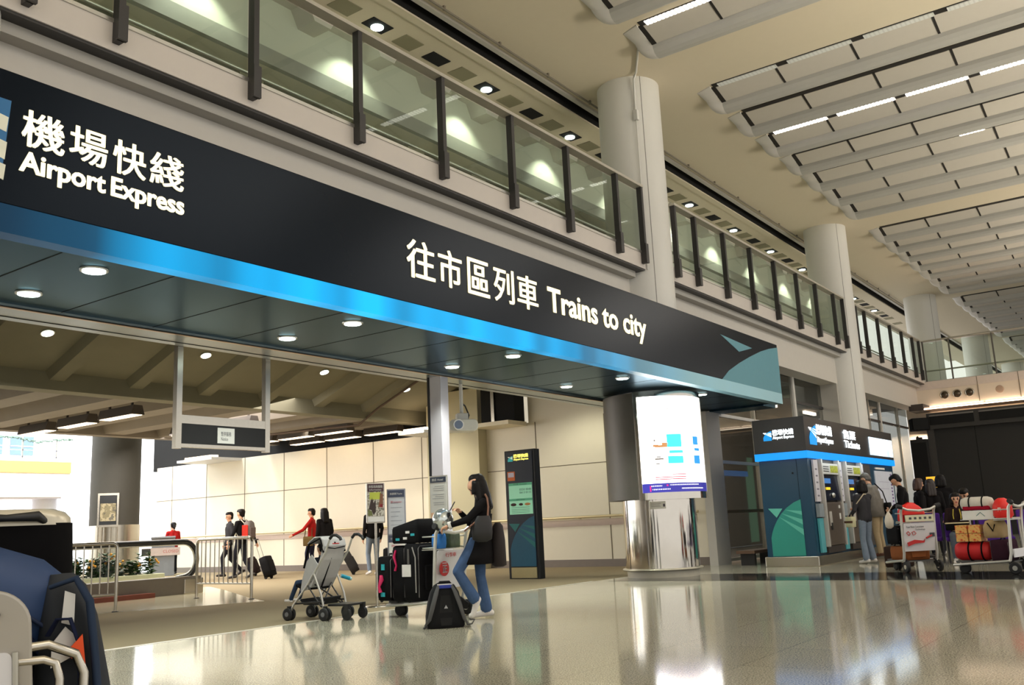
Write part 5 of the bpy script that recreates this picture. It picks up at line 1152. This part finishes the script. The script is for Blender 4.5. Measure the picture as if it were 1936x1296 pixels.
k = place_in(hid, 'rucksack', 'dark bulky travel bag beside the person behind the poster stand', 'bag', (-.1, -.42, .0)); soft(MB(), .34, .3, .62, .08).build('bag_body', SEAT, k); MB().box(-.1, .1, -.1, .1, .6, .64).build('handle', PLASTICK, k)
# ticket buyers at the kiosk
p = at_px(1645, 1066); kw, KV = person('woman in a charcoal hoodie and pale jeans using the right ticket machine', p, az(p)+LEFT-.75, 1.58, CHAR, JEANSL, WSHOE, dict(elL=(.02, .25, 1.10), wrL=(.2, .2, .98), elR=(.1, -.2, 1.12), wrR=(.3, -.12, 1.12), kneeR=(.05, -.09, .5)), hair='bob', voxel=.014, topr=1.05, flare=.02)
k = place_in(kw, 'shoulder_bag', 'small cream and brown bag on a beige strap worn by the woman in the hoodie', 'bag', (.14, .24, .70)); soft(MB(), .12, .2, .2, .04).build('bag_body', M('cream canvas', (206, 200, 160), .7, noise=.2, nscale=9), k); MB().box(-.1, .1, .055, .07, .08, .12).build('band', cloth('brown band', (90, 64, 50)), k)
MB().tube([(.0, -.02, .19), (-.1, .0, .36), (-.24, -.05, .52), (-.25, -.16, .62), (-.18, -.3, .62)], .014, 6, True, .5).build('strap', cloth('beige strap', (190, 176, 150)), k)
p = at_px(1668, 1054); km, KM = person('grey haired man in tweed jacket and khaki trousers by the ticket machines', p, az(p)+LEFT-.35, 1.84, TWEED, KHAKI, BSHOE, dict(chest=(.05, 0, 1.27), neck=(.09, 0, 1.43), head=(.15, 0, 1.55), shL=(.05, .175, 1.37), shR=(.05, -.175, 1.37), elL=(.10, .24, 1.12), wrL=(.34, .16, 1.16), elR=(.12, -.22, 1.12), wrR=(.36, -.12, 1.2)), hair='short', hairm=M('grey hair', (84, 78, 72), .6, noise=.15, nscale=30), voxel=.014, topr=1.12, head=(0, -12), legr=1.08)
mb = MB(); s = 1.84/1.7; loft_oval(mb, [(.01*s, 0, .15*s, .21*s, 1.15*s), (.0, 0, .15*s, .20*s, 1.0*s), (-.0, 0, .175*s, .215*s, .80*s), (0, 0, .16*s, .2*s, .795*s)]); mb.build('jacket_skirt', TWEED, km)
k = place_in(km, 'shoulder_bag', 'slim black bag on the far hip of the man in the tweed jacket', 'bag', (-.22, -.1, .90)); soft(MB(), .26, .09, .26, .03).build('bag_body', BLACK, k); MB().tube([(.02, .0, .25), (.06, .06, .5), (.16, .2, .68)], .012, 6).build('strap', BLACK, k)
# queue at the right edge of the kiosk
p = at_px(1722, 1063); m10, _ = person('black haired man in a black top facing the kiosk behind the red bag trolley', p, az(p)+LEFT-.1, 1.70, BLACKC, DARKJ, WSHOE, dict(neck=(.03, 0, 1.43), head=(.09, 0, 1.55), elL=(.02, .23, 1.12), wrL=(.22, .15, 1.02)), hair='short', voxel=.014, head=(0, -15))
for px, py, H, hr, rz, lab, hm in ((1753, 1056, 1.60, 'bob', 1.9, 'brown haired person in black facing right, next to the man in the black top', M('brown hair', (70, 44, 30), .5, noise=.1, nscale=30)),
                           (1776, 1054, 1.58, 'long', .2, 'black clad person with long dark brown hair seen from behind before the backdrop', M('dark brown hair', (40, 28, 25), .5, noise=.1, nscale=30)),
                           (1796, 1050, 1.68, 'bob', .1, 'tallest black clad person with thick black hair before the backdrop', HAIRB)):
    p = at_px(px, py); person(lab, p, az(p)+rz*(1 if px != 1753 else -.7), H, BLACKC, DARKJ, WSHOE if px > 1790 else DSHOE, None, hair=hr, hairm=hm, voxel=.016, topr=1.1)
o = box('yellow_lamp_box', M('warm yellow lit box', (240, 186, 60), .5, emit=.7, emit_rgb=(240, 180, 50), noise=0), (-.1, .1, -.16, .16, .2, .55)); o.location = (33.0, 6.95, 1.45); tag(o, 'warm yellow glowing box far behind the queueing people', 'lit box')
MB().box(-.05, .05, -.05, .05, -1.45, .2).build('stand', PLASTICK, o)
# purple seats, seated girl and companion
PURP = cloth('purple upholstery', (78, 44, 128)); LEGM = M('dark steel leg', (58, 56, 56), .4, .5)
def seat(loc, rz, lab, grp='purple waiting seats'):
    t = T('waiting_seat', lab, 'seat', loc, rz, grp)
    MB().box(-.05, .42, -.26, .26, .39, .46).build('seat', PURP, t, bevel=.03, seg=3)
    m = MB(); m.box(-.09, -.02, -.26, .26, .44, .90); m.v = [(x-(z-.44)*.15, y, z) for x, y, z in m.v]; m.build('backrest', PURP, t, bevel=.03, seg=3)
    for y in (-.24, .24): MB().tube([(.3, y, .0), (.2, y, .36), (-.05, y, .38), (-.1, y, .0)], .016, 8).build('leg', LEGM, t)
    return t
for i, (x, y, lab) in enumerate(((19.15, 4.25, 'purple waiting seat left of the seated girl'), (18.95, 3.62, 'purple waiting seat under the seated girl'), (18.75, 3.0, 'purple waiting seat right of the seated girl'), (18.55, 2.35, 'purple waiting seat behind the stacked red luggage'), (18.35, 1.70, 'purple waiting seat at the right picture edge'))):
    seat((x, y, 0), PI+.32-.1, lab, None)
SITP = dict(pelvis=(0, 0, .55), waist=(.0, 0, .70), chest=(.02, 0, .90), neck=(.03, 0, 1.07), head=(.055, 0, 1.215), shL=(.015, .165, 1.0), shR=(.015, -.165, 1.0),
            hipL=(.05, .09, .53), kneeL=(.46, .10, .54), ankL=(.50, .10, .10), toeL=(.66, .11, .035), hipR=(.05, -.09, .53), kneeR=(.46, -.10, .54), ankR=(.44, -.10, .10), toeR=(.60, -.11, .035),
            elL=(.06, .22, .76), wrL=(.26, .12, .68), elR=(.06, -.22, .76), wrR=(.26, -.12, .68))
p = Vector((18.87, 3.62, 0)); girl, GV = person('girl on a purple seat in a dark top with yellow cords and grey jeans', p, PI+.12, 1.58, cloth('dark brown top', (42, 30, 30)), cloth('slate jeans', (84, 92, 104)), WSHOE, SITP, hair='bob', voxel=.012, head=(12, 5))
for y in (-.05, .05): MB().tube([(.13, y, .96), (.14, y*1.3, .85), (.15, y*1.2, .78)], .008, 6).build('yellow_cord', M('yellow cord', (200, 180, 60), .6), girl)
k = place_in(girl, 'lap_bag', 'black bag with a cream rim on the lap of the seated girl', 'bag', (.30, 0, .585)); soft(MB(), .40, .22, .13, .05).build('bag_body', BLACK, k); MB().box(-.115, .115, -.2, .2, .115, .135).build('rim', M('cream rim', (206, 190, 150), .6), k, bevel=.01)
p = Vector((19.5, 3.55, 0)); person('person in a grey blue shirt leaning over just behind the seated girl', p, PI+.0, 1.50, cloth('grey blue shirt', (92, 96, 130)), DARKJ, DSHOE, dict(pelvis=(-.1, 0, .86), waist=(-.05, 0, 1.0), chest=(.04, 0, 1.15), neck=(.14, 0, 1.28), head=(.21, 0, 1.38), shL=(.06, .17, 1.24), shR=(.06, -.17, 1.24), elL=(.1, .22, 1.0), wrL=(.2, .16, .92), elR=(.1, -.22, 1.0), wrR=(.2, -.16, .92)), hair='short', voxel=.014, head=(-8, 0))
# ------------------------------------------------------------------ right-hand trolleys
p0 = at_px(1716, 1084); a0 = az(p0); hd_ = a0+PI*.16; wv = Vector((math.cos(hd_-PI/2), math.sin(hd_-PI/2), 0))
TA = trolley(p0+wv*.28, hd_, 'luggage trolley with a white advertising panel and red bag in its basket, near the kiosk')
RP = M('crimson red print', (190, 40, 40), .6); GP = M('dark grey print', (70, 70, 74), .6)
text_mesh('panel_text', 'Your Next Convenient', GP, TA, (-.038, .23, .70), UY, UZ, .30, .03, .002); text_mesh('panel_text', 'Technology', GP, TA, (-.036, .08, .655), UY, UZ, .17, .028, .002)
MB().tube([(-.03, .20+.0, .58), (-.03, .23, .62), (-.03, .20, .645), (-.03, .17, .61), (-.03, .19, .58)], .006, 6).tube([(-.03, .12, .58), (-.03, .14, .63), (-.03, .10, .645), (-.03, .07, .61), (-.03, .10, .585)], .006, 6).build('red_loops', RP, TA)
MB().prism([(-.23, .47), (-.1, .51), (.05, .49), (.08, .52), (.06, .46), (-.1, .45), (-.22, .41)], lambda u, v, d: Vector((d, -u, v)), -.022, -.012).build('red_ribbon', RP, TA)
MB().tube([(-.022, -.10, .53), (-.02, -.2, .57)], .014, 8).build('red_ribbon', RP, TA); MB().box(-.022, -.014, -.25, -.17, .55, .61).build('grey_motif', GP, TA)
isp = MB().box(-.03, -.012, -.26, .22, .795, .90).build('info_strip', M('cream info strip', (216, 212, 180), .5), TA)
mb = MB()
for k in range(5): mb.box(-.034, -.03, -.22+.085*k, -.18+.085*k, .83, .865)
mb.build('pictograms', GP, isp)
k = thing_on(TA, 'red_bag', 'bright red bag bulging out of the basket of the left trolley', 'bag', .12, .03, .79); mb = MB(); mb.loft([[Vector((u, v*(1-.3*zz), z+.1*v*zz)) for u, v in rrect(.2*q, .44*q, .07)] for z, q, zz in ((0, .9, 0), (.04, 1, 0), (.18, .98, .2), (.26, .75, .6), (.31, .35, .8))]); mb.build('bag_body', M('bright red nylon', (226, 36, 26), .55, noise=.06), k); MB().box(-.105, -.095, -.18, .2, .02, .12).build('front_panel', cloth('deep red nylon', (160, 30, 34)), k)
suitcase(thing_on(TA, 'suitcase', 'tan brown suitcase lying on the deck of the left trolley', 'suitcase', .36, .0, .187), .22, .44, .5, body=cloth('tan leather', (140, 84, 48)))
suitcase(thing_on(TA, 'holdall', 'black bag stacked on the tan suitcase behind the white trolley panel', 'bag', .40, .05, .44), .3, .42, .4, hdl=True)
k = thing_on(TA, 'plastic_bag', 'cream plastic carrier bag hanging from the left trolley handle', 'bag', .16, .40, .70); mb = MB(); mb.loft([[Vector((rx*math.cos(2*PI*i/16), rx*.8*math.sin(2*PI*i/16), z)) for i in range(16)] for rx, z in ((.03, 0), (.075, .03), (.085, .12), (.06, .2), (.015, .27))]); mb.build('bag_body', M('cream plastic', (214, 204, 186), .5, noise=.1, nscale=9), k); MB().tube([(0, 0, .26), (-.04, -.06, .36)], .008, 6).build('handle', M('cream plastic', (214, 204, 186), .5), k)
k = T('holdall', 'dark brown duffel on the floor behind the left trolley', 'bag', at_px(1702, 1072), 1.2); soft(MB(), .5, .34, .36, .1).build('bag_body', cloth('dark brown canvas', (52, 38, 32)), k); MB().tube([(0, -.12, .35), (0, 0, .44), (0, .12, .35)], .014, 8).build('handle', BLACK, k)
# trolley seen from its side at the right edge
p0 = at_px(1922, 1087); a0 = az(p0); hd_ = a0+PI*.40
TB = trolley(p0+Vector((math.cos(hd_-PI/2), math.sin(hd_-PI/2), 0))*.28, hd_, 'luggage trolley at the right picture edge heaped with red bags and patterned boxes', False)
MB().box(-.01, .01, -.26, .26, .24, .36).build('lower_panel', TPN, TB)
RED2 = M('red duffel nylon', (196, 28, 30), .6, noise=.06)
k = thing_on(TB, 'duffel_bag', 'red duffel bag with black straps on the trolley deck under the patterned boxes', 'bag', .62, .02, .19); MB().tube([(-.27, 0, .14), (-.26, 0, .14), (-.2, 0, .14), (.2, 0, .14), (.26, 0, .14), (.27, 0, .14)], [.06, .11, .138, .138, .11, .06], 18).build('bag_body', RED2, k)
for x in (-.14, .05): MB().tube([(x, .142*math.cos(q), .14+.142*math.sin(q)) for q in [2*PI*i/20 for i in range(21)]], .012, 6).build('strap', BLACK, k)
k = thing_on(TB, 'suitcase', 'dark purple suitcase standing behind the red duffel', 'suitcase', .20, .02, .19); suitcase(k, .30, .46, .26, body=cloth('dark purple nylon', (52, 28, 40)))
BOXM = noisy('orange and red patterned carton', [(206, 60, 34), (222, 150, 76), (226, 176, 96), (214, 80, 44), (232, 190, 120)], 16)
for i, (x, z) in enumerate(((.74, .475), (.55, .475), (.74, .60), (.55, .60))):
    o = MB().box(-.085, .085, -.13, .13, 0, .118).build('gift_box', BOXM, loc=tl(TB, x, .02, z)); o.rotation_euler.z = TB.rotation_euler.z
    tag(o, ('lower ' if z < .5 else 'upper ')+('front ' if x > .6 else 'rear ')+'orange patterned gift box on the red duffel', 'box', 'orange patterned gift boxes')
k = thing_on(TB, 'paper_bag', 'crumpled beige travel bag beside the patterned boxes', 'bag', .28, .03, .52); mb = MB(); mb.loft([[Vector((u, v, z)) for u, v in rrect(.28*q, .34*q, .07)] for z, q in ((0, .85), (.03, 1), (.16, 1), (.25, .8), (.27, .5))]); mb.build('bag_body', M('beige canvas', (168, 142, 100), .8, noise=.12, nscale=7), k); MB().tube([(-.05, .17, .2), (-.02, .18, .1), (.05, .175, .22)], .01, 6).build('handle', BLACK, k)
k = thing_on(TB, 'white_carton', 'flat white carton with a grey green arrow mark under the red sports bag', 'box', .50, -.1, .80); MB().box(-.23, .23, -.15, .15, 0, .13).build('carton', PAPER, k); MB().tube([(-.1, .152, .04), (-.04, .152, .10), (.02, .152, .05)], .006, 6).build('mark', M('grey green print', (110, 140, 136), .6), k)
k2 = T('carton_shelf', 'grey wire shelf under the white carton on the right trolley', 'shelf', tl(TB, .36, -.05, .79), TB.rotation_euler.z); MB().box(-.36, .38, -.18, .18, 0, .01).build('tray', TFR, k2)
for x in (-.34, .36): MB().box(x-.01, x+.01, -.17, -.15, -.6, 0).build('leg', TFR, k2)
k = thing_on(TB, 'sports_bag', 'white and crimson sports bag lying on the white carton', 'bag', .54, -.1, .935); mb = MB(); mb.tube([(-.24, 0, .1), (-.22, 0, .1), (-.16, 0, .1), (.16, 0, .1), (.22, 0, .1), (.24, 0, .1)], [.04, .08, .1, .1, .08, .04], 16); mb.build('bag_body', cloth('pale grey white nylon', (206, 200, 188)), k); MB().box(-.2, .2, -.098, .098, .0, .07).build('lower_half', cloth('crimson nylon', (150, 24, 44)), k, bevel=.03)
for x in (-.1, .09): MB().tube([(x, .104*math.cos(q), .1+.104*math.sin(q)) for q in [2*PI*i/18 for i in range(19)]], .01, 6).build('strap', BLACK, k)
k = thing_on(TB, 'red_bag', 'bright red carrier bag next to the white sports bag, by the right trolley handle', 'bag', .16, -.02, .80); mb = MB(); mb.loft([[Vector((rx*math.cos(2*PI*i/16), 1.1*rx*math.sin(2*PI*i/16), z)) for i in range(16)] for rx, z in ((.1, 0), (.14, .04), (.13, .18), (.09, .27), (.04, .30))]); mb.build('bag_body', M('bright red nylon', (226, 36, 26), .55, noise=.06), k); MB().box(-.02, .02, .13, .145, .05, .16).build('white_mark', TAGW, k)
# ------------------------------------------------------------------ pushchair with child and buggy board
p = at_px(603, 1171); PS = T('pushchair', 'grey fabric pushchair with black handles and a black buggy board behind it', 'pushchair', p, az(p)+PI/2-math.radians(41))
GF = cloth('light grey pushchair fabric', (176, 174, 172), .04); FT = M('dark pushchair frame', (64, 62, 62), .4, .5); FS = M('silver pushchair tube', (186, 184, 178), .3, .7)
for y in (-.21, .21):
    MB().tube([(-.36, y, .96), (-.40, y, 1.0), (-.46, y, 1.0), (-.52, y, .965), (-.53, y, .94)], .019, 10).build('handle', RUBBER, PS)
    MB().tube([(-.36, y, .96), (-.29, y, .80), (.0, y, .42), (.22, y, .18), (.27, y, .09)], .013, 10).build('main_tube', FS, PS)
    MB().tube([(-.10, y, .56), (-.22, y, .30), (-.27, y, .09)], .013, 10).build('rear_tube', FS, PS)
    MB().tube([(.0, y, .42), (-.22, y, .16)], .009, 8).build('brace', FT, PS); MB().tube([(-.24, y, .22), (.2, y, .2)], .011, 8).build('brace', FT, PS)
    for x in (.29, -.28):
        w = MB(); wheel(w, (x, y-.03, .075), .075, .03); wheel(w, (x, y+.03, .075), .075, .03); w.cur = 1; w.cyl((x, y-.05, .075), (x, y+.05, .075), .028, .028, 12); w.build('wheel', [RUBBER, M('grey hub', (110, 110, 112), .5)], PS)
        MB().box(x-.025, x+.025, y-.012, y+.012, .075, .17).build('wheel_fork', PLASTICK, PS)
for a, b in (((-.22, -.2, .16), (-.05, .2, .46)), ((-.22, .2, .16), (-.05, -.2, .46))): MB().tube([a, b], .010, 8).build('cross_brace', FT, PS)
def slab(name, pts, y0, y1, th, mat, parent):
    """a padded panel that follows a side profile, from y0 to y1"""
    n = len(pts); out = []
    for i, (x, z) in enumerate(pts):
        a = pts[max(0, i-1)]; b = pts[min(n-1, i+1)]; d = Vector((b[0]-a[0], b[1]-a[1])).normalized(); out.append((x-d.y*th, z+d.x*th))
    return MB().prism(list(pts)+out[::-1], lambda u, v, d: Vector((u, d, v)), y0, y1).build(name, mat, parent, bevel=.008)
slab('back_panel', [(-.02, .40), (-.09, .5), (-.19, .72), (-.24, .88), (-.22, .95)], -.205, .205, .03, GF, PS)
slab('canopy', [(-.245, .86), (-.235, .93), (-.19, .975), (-.10, .97), (-.0, .90)], -.20, .20, .02, GF, PS)
for y in (-.205, .195): MB().tube([(-.25, y+.005, .80), (-.20, y+.005, .97), (-.02, y+.005, .90), (.06, y+.005, .62)], .016, 8, True, .6).build('black_trim', BLACK, PS)
for y in (-.2, .185): MB().prism([(-.16, .66), (-.06, .78), (.02, .70), (.10, .46), (.12, .34), (-.0, .36), (-.11, .55)], lambda u, v, d: Vector((u, d, v)), y, y+.015).build('side_panel', GF, PS, bevel=.006)
slab('seat', [(-.04, .36), (.1, .36), (.22, .40)], -.18, .18, .03, BLACK, PS)
MB().tube([(-.265, .0, .92), (-.215, .02, .72), (-.1, .03, .45), (-.06, .03, .36)], .014, 8, True, .5).tube([(-.27, -.17, .86), (-.255, .0, .84), (-.27, .17, .86)], .012, 8, True, .5).build('harness_strap', BLACK, PS)
MB().box(-.27, -.255, -.07, .05, .895, .905).build('red_label', RP, PS)
slab('basket', [(-.22, .26), (-.16, .18), (.1, .18), (.16, .24)], -.17, .17, .02, M('black mesh basket', (28, 28, 29), .9), PS)
MB().box(-.58, -.28, -.17, .17, .165, .19).build('buggy_board', PLASTICK, PS, bevel=.01)
for y in (-.15, .15):
    w = MB(); wheel(w, (-.56, y, .07), .07, .03); w.build('board_wheel', RUBBER, PS); MB().box(-.59, -.53, y-.02, y+.02, .07, .19).build('board_fork', PLASTICK, PS)
k = place_in(PS, 'drink_bottle', 'turquoise drink bottle tucked on the rear of the pushchair', 'bottle', (-.16, -.235, .50)); MB().cyl((0, 0, 0), (-.05, -.10, -.04), .024, .024, 14).build('bottle_body', M('turquoise plastic', (40, 150, 176), .3), k); MB().cyl((-.05, -.1, -.04), (-.06, -.125, -.05), .026, .018, 14).build('cap', M('pale turquoise cap', (190, 226, 226), .4), k)
MB().tube([(.02, .02, 0), (.05, .0, .0)], .008, 6).build('clip', PLASTICK, k)
CP = dict(pelvis=(0, 0, .50), waist=(-.05, 0, .66), chest=(-.10, 0, .88), neck=(-.12, 0, 1.06), head=(-.11, 0, 1.22), shL=(-.11, .17, 1.0), shR=(-.11, -.17, 1.0), hipL=(.04, .1, .50), kneeL=(.50, .12, .50), ankL=(.70, .12, .12), toeL=(.86, .13, .10), hipR=(.04, -.1, .50), kneeR=(.50, -.12, .50), ankR=(.66, -.12, .12), toeR=(.82, -.13, .10), elL=(-.0, .24, .76), wrL=(.2, .14, .64), elR=(-.0, -.24, .76), wrR=(.2, -.14, .64))
q = tl(PS, .02, 0, .17); person('small child in dark jeans sitting in the grey pushchair', q, PS.rotation_euler.z, .92, cloth('slate child top', (70, 76, 90)), cloth('dark denim', (52, 66, 88), .12), WSHOE, CP, hair='short', voxel=.010)
# ------------------------------------------------------------------ foreground luggage heap at the left edge
d0 = FW+RT*((75-968)/F_PX); a0 = math.atan2(d0.y, d0.x); r0 = 2.85; o0 = Vector((math.cos(a0)*r0, math.sin(a0)*r0, 0)); HR = a0-PI/2
def heap(name, label, cat, u, v, z, rz=0):
    return T(name, label, cat, o0+Vector((math.cos(HR)*u-math.sin(HR)*v, math.sin(HR)*u+math.cos(HR)*v, z)), HR+rz)
# trolley: its rounded front panel faces the camera
FT_ = heap('luggage_trolley', 'silver luggage trolley with a tall rounded panel in the near left corner', 'luggage trolley', -.21, -.30, 0)
fp = MB().prism([(u*(1+.30*(.91-v)), v) for u, v in rrect(.44, .62, .08, 8, cx=.0, cy=.60)], lambda u, v, d: Vector((u, d-.10*(v-.6), v)), -.012, .012).build('front_panel', M('grey silver panel', (176, 170, 160), .4, .35, noise=.02), FT_, bevel=.006)
MB().prism([(u*(1+.30*(.91-v)), v) for u, v in rrect(.36, .50, .015, 4, cx=-.0, cy=.52)], lambda u, v, d: Vector((u, d-.10*(v-.6), v)), -.02, -.01).build('inset', TPN, fp)
for s_ in (-1, 1): MB().tube([(s_*.187*(1+.30*(.91-v)), -.022-.10*(v-.6), v) for v in (.30, .55, .77)], .007, 8).build('silver_edge', ALU, fp)
MB().cyl((.155, -.05, .855), (.155, -.03, .855), .006, .006, 14).build('bolt', M('grey bolt', (120, 116, 112), .4, .6), fp)
MB().tube([(.20, .02, .77), (.262, .02, .775), (.325, .05, .745), (.345, .05, .70), (.345, .05, .2)], .0115, 12).build('side_rail', STEEL, FT_)
MB().tube([(.20, -.02, .745), (.255, -.02, .745), (.28, -.02, .735), (.29, -.02, .70), (.29, -.02, .2)], .010, 12).build('side_rail', STEEL, FT_)
MB().box(-.28, .34, -.05, .95, .17, .20).build('deck', M('dark grey deck', (78, 78, 76), .6), FT_)
for u, v in ((-.24, 0), (.3, 0), (.05, .85)):
    w = MB(); wheel(w, (u, v, .085), .085, .04, (1, 0, 0)); w.build('wheel', RUBBER, FT_); MB().box(u-.03, u+.03, v-.04, v+.04, .1, .17).build('wheel_fork', GRIP, FT_)
k = heap('suitcase', 'big black suitcase at the bottom of the near left heap', 'suitcase', -.22, .28, .20); m = MB(); m.loft([[Vector((u, v, z)) for u, v in rrect(.62*q, .44*q, .06)] for z, q in ((0, .95), (.02, 1), (.42, 1), (.44, .95))]); m.build('shell', BLACK, k); MB().tube([(.315, -.08, .3), (.34, -.07, .3), (.34, .07, .3), (.315, .08, .3)], .012, 8).build('handle', PLASTICK, k)
k = heap('suitcase', 'black suitcase with a glossy cream rim on top of the near left heap', 'suitcase', -.26, .34, .642); m = MB(); m.loft([[Vector((u, v, z)) for u, v in rrect(.76*q, .26*q, .06)] for z, q in ((0, .94), (.02, .98), (.30, 1), (.43, .985))]); m.build('shell', BLACK, k)
m = MB(); m.loft([[Vector((u, v, z)) for u, v in rrect(.752*q, .262*q, .06, 8)] for z, q in ((.425, .985), (.445, .98), (.462, .94), (.472, .86), (.474, .6))]); m.build('rim', M('glossy cream shell', (206, 198, 178), .2, .2), k)
MB().tube([(.10, -.12, .435), (.12, -.145, .45), (.20, -.15, .447), (.28, -.145, .45), (.30, -.12, .435)], [.010, .015, .010, .015, .010], 10).build('handle', PLASTICK, k)
k = heap('duffel_bag', 'navy blue duffel bag sagging over the near left heap', 'bag', -.14, .10, .70, .0)
m = MB(); m.loft([[Vector((cx+rx*math.cos(2*PI*i/26), -.02+ry*math.sin(2*PI*i/26), z)) for i in range(26)] for cx, rx, ry, z in ((.12, .08, .07, .02), (.08, .17, .12, .05), (.05, .23, .14, .12), (.01, .25, .15, .20), (-.05, .23, .14, .27), (-.12, .16, .10, .32), (-.17, .07, .05, .335))]); m.build('bag_body', M('navy blue nylon', (36, 62, 104), .55, noise=.12, nscale=5), k)
MB().tube([(-.18, -.16, .18), (-.05, -.175, .22), (.08, -.17, .18), (.20, -.14, .09)], .006, 6).tube([(-.1, -.13, .28), (.06, -.165, .16), (.12, -.16, .06)], .006, 6).build('seam', M('dark navy seam', (26, 42, 74), .7), k)
MB().tube([(.15, -.13, .08), (.20, -.14, -.0), (.215, -.14, -.12)], .008, 6).build('strap', cloth('navy webbing', (30, 40, 70)), k)
k = heap('soft_bag', 'dark rounded bag in front of the blue duffel, behind the silver panel', 'bag', -.20, -.13, .62); m = MB(); m.ball((0, 0, .14), (.19, .12, .16), 20, 14); m.build('bag_body', M('black brown nylon', (30, 28, 27), .8, noise=.06), k); MB().box(-.05, .05, -.06, .06, -.0, .02).build('base', BLACK, k)
MB().box(-.18, .18, -.1, .1, -.42, .0).build('lower_body', BLACK, k, bevel=.04)
k = heap('backpack', 'dark grey blue backpack with thick straps on the right of the near left heap', 'backpack', .115, .05, .20)
m = MB(); m.loft([[Vector((cx+u, v, z)) for u, v in rrect(w, d, min(.05, w/2.2), 5)] for cx, w, d, z in ((.03, .20, .24, 0), (.03, .24, .28, .05), (.02, .22, .28, .25), (.005, .18, .26, .45), (-.01, .14, .24, .62), (-.02, .10, .2, .70), (-.03, .06, .12, .73))]); m.build('bag_body', M('charcoal blue nylon', (36, 40, 46), .75, noise=.08), k)
MB().tube([(-.06, -.13, .70), (.0, -.15, .72), (.035, -.15, .66), (.055, -.155, .5), (.07, -.155, .35), (.09, -.15, .2)], [.014, .02, .022, .022, .02, .014], 10, True, .45).build('shoulder_strap', cloth('slate blue strap', (44, 56, 76)), k)
MB().tube([(-.06, -.14, .58), (-.04, -.16, .62), (-.01, -.165, .62), (.015, -.165, .55), (.02, -.165, .40), (.05, -.16, .30)], .009, 8, True, .5).build('strap', cloth('navy webbing', (30, 40, 70)), k)
MB().prism([(-.05, .50), (.01, .53), (.01, .57), (-.02, .60), (-.05, .56)], lambda u, v, d: Vector((u, d, v)), -.15, -.14).build('paper_tag', PAPER, k); MB().prism([(-.03, .61), (.0, .60), (.0, .68), (-.025, .69)], lambda u, v, d: Vector((u, d, v)), -.148, -.14).build('paper_tag', PAPER, k)
MB().prism([(-.02, .575-.0-.04), (.03, .50), (.02, .58)], lambda u, v, d: Vector((u, d, v)), -.178, -.165).build('orange_tag', M('orange tag', (240, 84, 30), .6), k)
